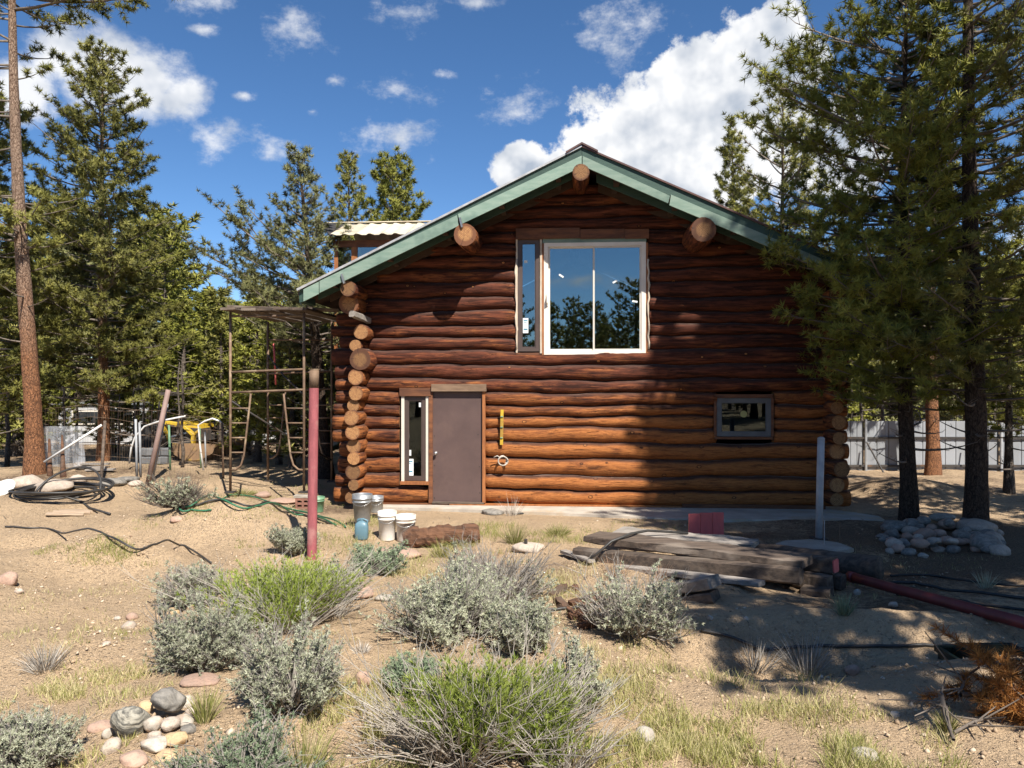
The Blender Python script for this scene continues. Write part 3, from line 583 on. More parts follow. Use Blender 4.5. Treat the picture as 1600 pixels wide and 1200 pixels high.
# openings of the front wall in photo pixels (clear hole)
OPEN = {'slider': (846, 370, 1012, 556), 'tall_upper': (807, 370, 846, 551), 'tall_lower': (626, 616, 670, 756), 'door': (670, 606, 758, 786), 'small': (1118, 619, 1207, 684)}
holes = []
for k, (a, b, c, d) in OPEN.items():
    x0, zt = F(a, b, 0); x1, _ = F(c, b, 0); _, zb = F((a+c)/2, d, 0); holes.append((x0, x1, zb, zt))
rl = random.Random(21)
low = [785.5,762,740.5,713.5,690,668,650,632,612,592,570,547,526]; up = [506,485,464,440,419,400,380,360,340,320,301,284]
CZ = [F(620, y, -0.1)[1] for y in low]+[F(900, y, -0.1)[1] for y in up]
seed = 100
for i in range(len(CZ)-1):
    z0, z1 = CZ[i], CZ[i+1]; zc = (z0+z1)/2; rz = (z1-z0)/2+0.014; ry = 0.135+rl.uniform(-0.012, 0.018)
    base_wear = 0.70-0.060*i if i < 11 else 0.04
    x0, x1 = XL, XR
    if z1 < 3.62:
        x0 = XL-rl.uniform(0.34, 0.50); x1 = XR+rl.uniform(0.28, 0.42)
    # the sloping roof cuts the gable logs
    while roof_top(x0)-0.13 < z1-0.04 and x0 < apx: x0 += 0.01
    while roof_top(x1)-0.13 < z1-0.04 and x1 > apx: x1 -= 0.01
    if x1-x0 < 0.3: continue
    cuts = sorted((h[0], h[1]) for h in holes if h[2] < zc < h[3])
    cur = x0; pieces = []
    for a, b in cuts:
        if a-cur > 0.05: pieces.append((cur, a))
        cur = max(cur, b)
    pieces.append((cur, x1))
    for a, b in pieces:
        seed += 1
        mid = (a+b)/2; w = base_wear + (0.22 if a > -0.7 and i < 10 else -0.10) + rl.uniform(-0.10, 0.14)
        me, zl_ = wall_log_mesh(a, b-a, i, ry, seed); o = link('log', me, None, cabin, (a, rl.uniform(-0.015, 0.015), zl_)); o['wear'] = float(w)
# side-wall logs, their sawn ends standing forward at both corners
ends = [(545,475,17),(562,562,18.5),(564,519,13),(556,540,10),(555,590,13),(555,616,12),(551,633,10),(549,653,13),(551,675,12),(552,697,12),(552,717,10.5),(552,738,13),(553,759,10),(549,777,10.5)]
for k, (px, py, r) in enumerate(ends):
    yl = -0.55-rl.uniform(-0.07, 0.09); x, z = F(px, py, yl); rr = r/FPX*12.4
    clog(x, yl, z, 9.4, rr, rr*1.02, 300+k, 0.55 if k > 3 else 0.35, 'y', n=18, ns=26)
zz = 0.13; k = 0
while zz < 3.75:
    rr = rl.uniform(0.105, 0.15); yl = -0.5-rl.uniform(-0.08, 0.1)
    clog(XR+0.02+rl.uniform(-0.03, 0.03), yl, zz+rr, 9.4, rr, rr, 340+k, 0.4, 'y', n=16, ns=24); zz += rr*1.95; k += 1
# roof purlins (logs) showing their ends under the fascia
for k, (px, py, r, yl) in enumerate([(908,268,13,-0.98),(727,365,19,-0.98),(1100,359,21,-1.02),(543,450,12.5,-0.93)]):
    x, z = F(px, py, yl); rr = r/FPX*12.05
    o = clog(x, yl, z, 9.0, rr, rr, 400+k, 0.25, 'y', n=18, ns=24, name='purlin')
x, z = F(1335, 455, -0.95); clog(x, -0.95, z, 9.0, 0.16, 0.16, 410, 0.2, 'y', n=16, ns=24, name='purlin')
# roof: two slabs with decking below, ridge cap, metal drip edge
elx, erx = F(464, 470, ROOF_Y0)[0], F(1385, 470, ROOF_Y0)[0]
for nm, xa, xb in (('left', elx, apx), ('right', apx, erx)):
    s = 0.0
    mb = MB(); zl = [(under(xa+1e-4 if nm == 'right' else xa)), under(xb-1e-4 if nm == 'left' else xb)]
    ta, tb = roof_top(xa+1e-4), roof_top(xb-1e-4)
    mb.prism([(xa, ta-0.075), (xb, tb-0.075), (xb, tb-0.012), (xa, ta-0.012)], ROOF_Y0+0.055, ROOF_Y1)
    cpart('roof', mb, MAT['roof'])
    mb = MB(); mb.prism([(xa+0.02, ta-0.115), (xb, tb-0.115), (xb, tb-0.08), (xa+0.02, ta-0.08)], ROOF_Y0+0.06, ROOF_Y1-0.1)
    cpart('roof_deck', mb, MAT['soffit'])
    # lookout blocks and a second batten under the overhang
    nb = 5
    for j in range(nb):
        t = (j+0.6)/nb; x = xa+(xb-xa)*t; z = under(x); mb = MB(); mb.box(x-0.045, x+0.045, ROOF_Y0+0.07, -0.12, z+0.03, z+0.125); cpart('lookout_block', mb, MAT['soffit'])
    mb = MB(); mb.prism([(xa+0.25, under(xa+0.25)-0.02), (xb, zl[1]-0.02), (xb, zl[1]+0.12), (xa+0.25, under(xa+0.25)+0.12)], -0.62, -0.57); cpart('rafter', mb, MAT['darkgreen'])
    mb = MB(); mb.prism([(xa+0.3, under(xa+0.3)-0.03), (xb, zl[1]-0.03), (xb, zl[1]+0.125), (xa+0.3, under(xa+0.3)+0.125)], -0.14, -0.09); cpart('rafter', mb, MAT['soffit'])
def board(name, pix, yl, th, mat):
    mb = MB(); slab(mb, pix, yl, yl+th); return cpart(name, mb, mat)
yb = ROOF_Y0-0.02
# light green lower boards in lengths, with their joints
board('fascia_board', [(474,452),(498,440),(498,459),(474,471)], yb, 0.035, MAT['green'])
board('fascia_board', [(499.2,439),(714,336),(717,352.5),(499.2,457.5)], yb-0.008, 0.035, MAT['green'])
board('fascia_board', [(715.5,334.5),(909,243),(909,260.5),(719,351)], yb-0.002, 0.035, MAT['green'])
board('fascia_board', [(910.3,243.5),(1047,306),(1044,317.5),(910.3,259)], yb-0.002, 0.035, MAT['green'])
board('fascia_board', [(1048.5,304),(1372,442),(1372,457),(1046,320.5)], yb-0.010, 0.035, MAT['green'])
# dark green upper boards and the drip edge
board('barge_board', [(467,451),(909,229),(909,246),(470,455.5)], yb+0.014, 0.04, MAT['darkgreen'])
board('barge_board', [(909.5,229),(1376,430),(1374,447),(909.5,246)], yb+0.014, 0.04, MAT['darkgreen'])
board('drip_edge', [(463,451),(909,226.3),(909,229.3),(464,454.5)], yb-0.02, 0.10, MAT['drip'])
board('drip_edge', [(909.3,226.5),(1380,429),(1380,432),(909.3,229.3)], yb-0.02, 0.10, MAT['roof'])
mb = MB(); zt = roof_top(apx)+0.035
mb.prism([(apx-0.26, zt-0.135), (apx, zt+0.012), (apx+0.26, zt-0.125), (apx+0.26, zt-0.155), (apx, zt-0.02), (apx-0.26, zt-0.165)], ROOF_Y0-0.06, ROOF_Y1); cpart('ridge_cap', mb, MAT['roof'])
board('fascia_end', [(467,450),(474,449),(474,471),(468,473)], yb+0.05, 0.6, MAT['darkgreen'])
for px, py, dx in ((538,437,-7),(722,349,-6)):      # bent metal straps on the fascia
    mb = MB(); a = F(px+dx*0.6, py-9, yb-0.03); b = F(px, py+6, yb-0.03); mb.tube([(a[0], yb-0.03, a[1]), (b[0], yb-0.03, b[1])], 0.022, 5); cpart('metal_strap', mb, MAT['steel'])
# upper tall window
def window(frame_px, mat, fw, yl, depth=0.10, glass_set=0.03, gm='glass'):
    x0, y0, x1, y1 = frame_px; mb = MB(); a, zt = F(x0, y0, yl); b, _ = F(x1, y0, yl); _, zb = F((x0+x1)/2, y1, yl)
    for q in ((a, a+fw, zb, zt), (b-fw, b, zb, zt), (a+fw, b-fw, zt-fw, zt), (a+fw, b-fw, zb, zb+fw)): mb.box(q[0], q[1], yl, yl+depth, q[2], q[3])
    w = cpart('window', mb, mat)
    mb = MB(); mb.box(a+fw-0.004, b-fw+0.004, yl+glass_set, yl+glass_set+0.006, zb+fw-0.004, zt-fw+0.004)
    link('pane', mb.mesh('pane'), MAT[gm], w)
    # inner sash lip
    mb = MB(); f2 = 0.018; e = fw+0.0
    for q in ((a+e, a+e+f2, zb+e, zt-e), (b-e-f2, b-e, zb+e, zt-e), (a+e+f2, b-e-f2, zt-e-f2, zt-e), (a+e+f2, b-e-f2, zb+e, zb+e+f2)): mb.box(q[0], q[1], yl+0.012, yl+glass_set-0.002, q[2], q[3])
    link('sash', mb.mesh('sash'), mat, w)
    return w, (a, b, zb, zt)
YW = -0.10
wu, _ = window((809,374,843,549), MAT['brownframe'], 0.065, YW)
wl, _ = window((632,620,665,751), MAT['brownframe'], 0.062, YW, gm='glass_plain')
ws, _ = window((1120,622,1205,682), MAT['greyframe'], 0.07, YW, gm='glass_plain')
# big slider: frame, two sashes, two panes, latch
mb = MB(); x0, zt = F(850, 379, YW); x1, _ = F(1009, 379, YW); _, zb = F(930, 554, YW); fw = 0.075
for q in ((x0, x0+fw, zb, zt), (x1-fw, x1, zb, zt), (x0+fw, x1-fw, zt-fw, zt), (x0+fw, x1-fw, zb, zb+0.07)): mb.box(q[0], q[1], YW-0.02, YW+0.10, q[2], q[3])
sl = cpart('window', mb, MAT['whiteframe'])
xm = F(929, 460, YW)[0]
for a, b, yy in ((x0+fw, xm+0.02, 0.03), (xm-0.028, x1-fw, 0.0)):
    mb = MB(); e = 0.03; ti, bi = zt-fw, zb+0.07
    for q in ((a, a+e, bi, ti), (b-e, b, bi, ti), (a+e, b-e, ti-e, ti), (a+e, b-e, bi, bi+e)): mb.box(q[0], q[1], YW+yy, YW+yy+0.028, q[2], q[3])
    link('sash', mb.mesh('sash'), MAT['whiteframe'], sl)
    mb = MB(); mb.box(a+e-0.003, b-e+0.003, YW+yy+0.011, YW+yy+0.017, bi+e-0.003, ti-e+0.003); link('pane', mb.mesh('pane'), MAT['glass'], sl)
lxx, lzz = F(855, 470, YW); mb = MB(); mb.box(lxx-0.012, lxx+0.014, YW-0.045, YW-0.021, lzz-0.09, lzz+0.12); mb.tube([(lxx, YW-0.045, lzz-0.07), (lxx, YW-0.085, lzz-0.04), (lxx, YW-0.085, lzz+0.05), (lxx, YW-0.045, lzz+0.08)], 0.011, 6)
link('latch', mb.mesh('latch'), MAT['whiteframe'], sl)
# trims
def trim(rect, mat, yl=-0.13, depth=0.16, name='trim_board'):
    mb = MB(); pbox(mb, *rect, yl, depth); return cpart(name, mb, mat)
trim((806,357,906,372.5), MAT['stainwood'], -0.165, 0.2, 'lintel'); trim((906.6,358,976,372.5), MAT['stainwood'], -0.160, 0.2, 'lintel'); trim((976.6,358,1014,372.5), MAT['stainwood'], -0.155, 0.2, 'lintel')
trim((848,373,1010,378.5), MAT['green'], -0.125, 0.15)
trim((843.6,374,846.8,552), MAT['paletrim'], -0.125, 0.15); trim((846.9,380,849.7,556), MAT['orangewood'], -0.115, 0.15); trim((806,374,808.7,551), MAT['paletrim'], -0.12, 0.15)
trim((1009.5,379,1012.6,553), MAT['orangewood'], -0.118, 0.15); trim((806,551.5,1013,555.5), MAT['stainwood'], -0.112, 0.2, 'sill')
trim((627,619.5,631.6,752), MAT['whiteframe'], -0.12, 0.12); trim((665.3,619.5,669.3,752), MAT['whiteframe'], -0.12, 0.12)
trim((624,606,673.5,619), MAT['stainwood'], -0.150, 0.2, 'lintel'); trim((625,752.3,669.5,757.5), MAT['orangewood'], -0.17, 0.2, 'sill')
trim((673.8,600,759.5,611.5), MAT['lintelwood'], -0.19, 0.24, 'lintel'); trim((669.7,613,675.8,786), MAT['stainwood'], -0.14, 0.2); trim((753.6,612,758.2,786), MAT['orangewood'], -0.15, 0.2)
trim((1117,616,1208,621.5), MAT['stainwood'], -0.13, 0.15); trim((1117,682.5,1208,686.5), MAT['stainwood'], -0.135, 0.15, 'sill'); trim((1116,622,1119.6,682), MAT['stainwood'], -0.125, 0.12); trim((1205.5,622,1209,682), MAT['stainwood'], -0.125, 0.12)
# chinking dribbles of pale sealant on both sides of the slider
for px in (806.5, 1013.5):
    mb = MB(); pts = []
    for j in range(15):
        a, b = F(px+rl.uniform(-1.4, 1.4), 405+j*10, -0.135); pts.append((a, -0.135+rl.uniform(-0.015, 0.01), b))
    mb.tube(pts, [rl.uniform(0.008, 0.02) for _ in pts], 6, jit=0.2, rg=rl); cpart('sealant_bead', mb, MAT['paletrim'], None, True)
# door
mb = MB(); pbox(mb, 676.3, 612.5, 753.2, 784, -0.10, 0.05); door = cpart('door', mb, MAT['door'])
kx, kz = F(681, 708, -0.12)
mb = MB(); vs = [(0.030,0),(0.030,0.008),(0.012,0.012),(0.011,0.035),(0.024,0.045),(0.029,0.058),(0.024,0.072),(0.0,0.076)]
mb.lathe(vs, 16); mb.v = [(kx+a, -0.10-c, kz+b) for a, b, c in mb.v]; link('knob', mb.mesh('knob', True), MAT['steel'], door)
for px, py in ((679,621),(750,621),(679,681),(747,679),(749,729),(679,727),(678,752),(750,770),(679,778)):
    a, b = F(px, py, -0.1); mb = MB(); mb.lathe([(0.010,0),(0.009,0.005),(0.0,0.007)], 8); mb.v = [(a+p, -0.10-r_, b+q) for p, q, r_ in mb.v]; link('screw', mb.mesh('screw'), MAT['darkmetal'], door)
for py in (632, 697, 762):
    a, b = F(753.3, py, -0.1); mb = MB(); mb.tube([(a, -0.108, b-0.05), (a, -0.108, b+0.05)], 0.011, 8); link('hinge', mb.mesh('hinge'), MAT['darkmetal'], door)
trim((675,784.4,756,787.2), MAT['oldwood'], -0.17, 0.22, 'threshold')
# stickers on the panes, with their small print
def sticker(px0, py0, px1, py1, parent, lines=()):
    y = YW+0.03-0.003; a, zt = F(px0, py0, y); b, _ = F(px1, py0, y); _, zb = F(px0, py1, y)
    mb = MB(); mb.box(a, b, y, y+0.002, zb, zt); link('sticker', mb.mesh('sticker'), MAT['paper'], parent)
    for f0, f1, g0, g1 in lines:
        mb = MB(); mb.box(a+(b-a)*g0, a+(b-a)*g1, y-0.0015, y-0.0003, zt-(zt-zb)*f1, zt-(zt-zb)*f0); link('print', mb.mesh('print'), MAT['ink'], parent)
pr = [(0.12,0.2,0.15,0.85),(0.26,0.30,0.15,0.7),(0.70,0.80,0.15,0.85)]
sticker(817,497,825.5,520.5, wu, pr); sticker(637,717,646,743, wl, pr); sticker(636,703,642.5,712, wl); sticker(819,407,824,411, wu)
sticker(654.5,629,658,636, wl); sticker(637,677,639.5,685, wl)
for px, py, a in ((961,440,-0.5),(992,471,0.15),(877,431,0.6)):
    y = YW+0.006; x, z = F(px, py, y); mb = MB(); mb.box(-0.045, 0.045, 0, 0.002, -0.015, 0.015)
    o = link('sticker', mb.mesh('sticker'), MAT['paper'], sl, (x, y, z)); o.rotation_euler = (0, a, 0)
y = YW+0.027; x, z = F(1162, 647, y); mb = MB(); mb.lathe([(0.058,0),(0.058,0.002)], 20); o = link('sticker', mb.mesh('sticker'), MAT['yellowsticker'], ws, (x, y, z)); o.rotation_euler = (PI/2, 0, 0)
# rest of the house: lining, floors, rear wall, sill beam, footing
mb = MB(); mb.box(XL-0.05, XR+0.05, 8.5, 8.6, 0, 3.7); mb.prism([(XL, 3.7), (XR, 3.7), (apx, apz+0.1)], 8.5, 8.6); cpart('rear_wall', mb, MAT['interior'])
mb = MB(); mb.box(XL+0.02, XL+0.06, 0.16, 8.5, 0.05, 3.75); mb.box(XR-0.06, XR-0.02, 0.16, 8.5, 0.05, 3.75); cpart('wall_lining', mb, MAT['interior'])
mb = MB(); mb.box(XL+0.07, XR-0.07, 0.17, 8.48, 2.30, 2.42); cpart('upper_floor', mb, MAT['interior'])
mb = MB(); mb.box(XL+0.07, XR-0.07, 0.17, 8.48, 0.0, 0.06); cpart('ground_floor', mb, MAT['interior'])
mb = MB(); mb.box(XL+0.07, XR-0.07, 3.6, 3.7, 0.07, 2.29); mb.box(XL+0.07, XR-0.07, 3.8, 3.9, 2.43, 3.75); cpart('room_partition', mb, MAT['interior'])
mb = MB(); pbox(mb, 572, 786, 700, 793, -0.155, 0.3); cpart('sill_beam', mb, MAT['stainwood'])
mb = MB(); pbox(mb, 702, 787.4, 1065, 797, -0.165, 0.3); cpart('sill_beam', mb, MAT['orangewood'])
mb = MB(); pbox(mb, 1066.5, 788, 1290, 798, -0.160, 0.3); cpart('sill_beam', mb, MAT['stainwood'])
mb = MB(); mb.box(XL-0.1, XR+0.1, -0.13, 8.6, -0.4, -0.005); cpart('footing', mb, MAT['concrete'])
# roofing timber poking out by the left corner
mb = MB(); a = F(556, 492, -0.5); b = F(577, 502, -0.1); mb.beam((a[0], -0.75, a[1]), (b[0]+0.02, -0.2, b[1]), 0.10, 0.10); cpart('plate_block', mb, MAT['greywood'])
# cross-gabled dormer on the left roof slope
DY = 3.2
dl, dzb = F(522, 416, DY); dr = F(612, 380, DY)[0]; _, dzt = F(540, 377, DY)
mb = MB(); zb0 = lambda x: roof_top(x)-0.02
mb.prism([(dl, dzt-0.13), (F(680,380,DY)[0], dzt-0.13), (F(680,380,DY)[0], dzt+0.02), (dl, dzt+0.02)], DY, DY+0.08)
dorm = cpart('dormer', mb, MAT['stainwood'])
x1 = F(680, 380, DY)[0]
mb = MB(); mb.box(dl+0.02, x1, DY+2.3, DY+2.38, zb0(dl)-0.3, dzt); link('dormer_wall', mb.mesh('dormer_wall'), MAT['stainwood'], dorm)
for a, b in ((522,527.5), (549,558), (590,600)):
    xa, xb = F(a, 390, DY)[0], F(b, 390, DY)[0]; mb = MB(); mb.box(xa, xb, DY+0.004, DY+0.09, zb0(xa)-0.5, dzt-0.13); link('post', mb.mesh('post'), MAT['orangewood'], dorm)
for a, b in ((527.7,548.8), (558.2,589.8)):
    xa, xb = F(a, 390, DY)[0], F(b, 390, DY)[0]; mb = MB(); mb.box(xa, xb, DY+0.03, DY+0.036, zb0(xa)-0.5, dzt-0.135); link('pane', mb.mesh('pane'), MAT['glass'], dorm)
mb = MB(); mb.box(dl+0.1, dl+0.13, DY+0.3, DY+2.2, zb0(dl)-0.3, dzt-0.02); link('curtain', mb.mesh('curtain'), MAT['whiteplastic'], dorm)
# dormer roof: corrugated sheets sloping towards the front and back from a ridge along x
rl0 = F(499, 350, DY+0.6)[0]; el0 = F(517, 367, DY-0.25)[0]; xe = F(720, 350, DY)[0]
zr = F(560, 350.5, DY+1.0)[1]; ze = F(560, 367, DY-0.3)[1]
def corr(x0, x1, ya, za, y2, z2, n):
    mb = MB(); vs = []; w = (x1-x0)/n
    for j in range(n*6+1):
        x = x0+(x1-x0)*j/(n*6); t = (j % 6)/6.0; h = 0.03 if t < 0.17 else (0.015 if t < 0.34 else 0.0)
        vs += [(x, ya, za+h), (x, y2, z2+h)]
    mb.add(vs, [(2*j, 2*j+2, 2*j+3, 2*j+1) for j in range(n*6)])
    mb.add([(a, b, c-0.008) for a, b, c in vs], [(2*j+1, 2*j+3, 2*j+2, 2*j) for j in range(n*6)]); return mb
npan = 5; xs0 = el0
for j in range(npan):
    a = xs0+(xe-xs0)*j/npan; b = xs0+(xe-xs0)*(j+1)/npan-0.004
    link('roof_sheet', corr(a, b, DY-0.3, ze, DY+1.0, zr, 2).mesh('roof_sheet'), MAT['cream'], dorm)
    link('roof_sheet', corr(a, b, DY+1.0, zr-0.002, DY+2.6, ze-0.1, 2).mesh('roof_sheet'), MAT['cream'], dorm)
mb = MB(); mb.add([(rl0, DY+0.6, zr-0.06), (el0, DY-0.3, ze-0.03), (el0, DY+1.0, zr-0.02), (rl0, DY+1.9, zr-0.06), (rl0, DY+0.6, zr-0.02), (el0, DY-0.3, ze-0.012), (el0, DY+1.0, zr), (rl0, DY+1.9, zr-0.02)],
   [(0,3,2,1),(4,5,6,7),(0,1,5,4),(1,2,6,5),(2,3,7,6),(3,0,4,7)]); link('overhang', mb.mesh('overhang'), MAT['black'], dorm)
mb = MB(); mb.box(rl0, xe, DY+0.93, DY+1.07, zr+0.03, zr+0.05); link('ridge_strip', mb.mesh('ridge_strip'), MAT['cream'], dorm)
mb = MB(); mb.box(dl-0.02, dl+0.05, DY, DY+2.3, zb0(dl)-0.35, zb0(dl)+0.02); mb.box(dl-0.02, dl+0.05, DY, DY+2.3, dzt-0.13, dzt); link('dormer_wall', mb.mesh('dormer_wall'), MAT['stainwood'], dorm)

# concrete apron in front of the wall
mb = MB()
A = [F(566,799,-0.2)[0], 0]; p = [(XL+0.1,-0.18),(XR+0.1,-0.18),(XR+0.55,-0.75),(XR+0.5,-1.12),(2.6,-1.22),(1.0,-0.85),(-0.6,-0.62),(XL+0.3,-0.42)]
pts = [(x*CT+y*ST, CABY-x*ST+y*CT) for x, y in p]; n = len(pts)
mb.add([(x, y, -0.2) for x, y in pts]+[(x, y, 0.028) for x, y in pts], [tuple(range(n, 2*n))]+[(i, (i+1)%n, n+(i+1)%n, n+i) for i in range(n)])
mb.f[0] = tuple(reversed(mb.f[0])); mb.f = [tuple(reversed(f)) for f in mb.f]
o = link('pavement', mb.mesh('pavement'), MAT['concrete']); o['kind'] = 'structure'

# things hung on the wall
def W3(px, py, yl): x, z = F(px, py, yl); return Vector((x*CT+yl*ST, CABY-x*ST+yl*CT, z))
a, b = W3(784.5, 640, -0.18), W3(783.5, 695, -0.19)
t = thing('spirit_level', 'yellow spirit level hung upright on the logs right of the door', 'spirit level', b)
part('rail', MB().beam(a, b, 0.055, 0.03, (0,1,0), 2, 0), MAT['yellow'], t)
for f in (0.2, 0.5, 0.8): part('vial', MB().tube([a.lerp(b, f)+Vector((-0.02,-0.025,0)), a.lerp(b, f)+Vector((0.02,-0.025,0))], 0.012, 8), MAT['greenplastic'], t)
c = W3(785, 720, -0.21); mb = MB()
for k in range(4):
    pts = [c+Vector(((0.068+0.006*k)*math.cos(q)+0.004*k, -0.012*k+0.01*math.sin(3*q+k), (0.088-0.004*k)*math.sin(q))) for q in [2*PI*i/20 for i in range(21)]]; mb.tube(pts, 0.011, 6)
mb.tube([c+Vector((-0.03,0,0.05)), c+Vector((-0.09,-0.03,0.09)), c+Vector((-0.15,-0.02,0.06))], 0.010, 6)
solo('rope_coil', mb, MAT['rope'], 'small coil of pale rope hung on the logs below the yellow level', 'rope', smooth=True)
# ------------------------------------------------------------------ vegetation builders (numpy)
def unit(a): return a/np.maximum(np.linalg.norm(a, axis=-1, keepdims=True), 1e-9)
def needles(C, A, k, L, w, spread, rng, tone=None, up=0.0):
    """k slim triangles round every centre C, fanned about axis A"""
    n = len(C); C = np.repeat(C, k, 0); A = np.repeat(A, k, 0)
    R = unit(rng.normal(size=(n*k, 3))); D = unit(A*(1-spread)+R*spread+np.array([0,0,up]))
    Sd = unit(np.cross(D, rng.normal(size=(n*k, 3))))*(w/2); l = L*(0.65+0.5*rng.random((n*k, 1)))
    V = np.stack([C-Sd, C+Sd, C+D*l], 1).reshape(-1, 3); Fc = np.arange(3*n*k).reshape(-1, 3)
    t = (rng.random(n) if tone is None else tone); t = np.repeat(t, k)+rng.normal(size=n*k)*0.12
    return V, Fc, np.repeat(np.clip(t, 0, 1), 3)
def segs(P0, P1, R0, R1, n=3):
    """open tapered tubes for many segments at once"""
    P0 = np.asarray(P0); P1 = np.asarray(P1); R0 = np.asarray(R0)[:, None]; R1 = np.asarray(R1)[:, None]
    D = unit(P1-P0); ref = np.where(np.abs(D[:, 2:3]) > 0.9, np.array([[1.0,0,0]]), np.array([[0,0,1.0]]))
    U = unit(np.cross(D, ref)); Wv = np.cross(D, U); m = len(P0); rings = []
    for Pn, Rn in ((P0, R0), (P1, R1)):
        for j in range(n):
            a = 2*PI*j/n; rings.append(Pn+(U*math.cos(a)+Wv*math.sin(a))*Rn)
    V = np.stack(rings, 1).reshape(-1, 3); b = (np.arange(m)*2*n)[:, None]
    Fc = np.concatenate([b+np.array([[j, (j+1) % n, n+(j+1) % n, n+j]]) for j in range(n)], 0)
    return V, Fc
class NP:
    def __init__(s): s.V = []; s.F = []; s.T = []; s.n = 0
    def add(s, V, F, T=None):
        s.V.append(V); s.F.append(F+s.n); s.n += len(V); s.T.append(np.zeros(len(V)) if T is None else T)
    def mesh(s, name): return np_mesh(name, np.concatenate(s.V), np.concatenate(s.F), np.concatenate(s.T))
def trunk_mesh(H, r0, path, seed, n=12, bumps=0.05, flare=0.35, ringstep=0.25):
    r = np.random.default_rng(seed); k = max(8, int(H/ringstep)); vs = np.zeros((k+1, n, 3)); a = 2*PI*np.arange(n)/n
    for i in range(k+1):
        t = i/k; z = H*t-0.25*(i == 0); c = path(max(0, t)); rad = r0*((1-t)**0.85*0.97+0.03)*(1+flare*math.exp(-t*H*3.0))
        rr = rad*(1+r.uniform(-bumps, bumps, n)); vs[i, :, 0] = c[0]+np.cos(a)*rr; vs[i, :, 1] = c[1]+np.sin(a)*rr; vs[i, :, 2] = z
    idx = np.arange((k+1)*n).reshape(k+1, n); nx = np.roll(idx, -1, 1)
    Fc = np.stack([idx[:-1], nx[:-1], nx[1:], idx[1:]], -1).reshape(-1, 4)
    return np_mesh('trunk', vs.reshape(-1, 3), Fc, None, True)
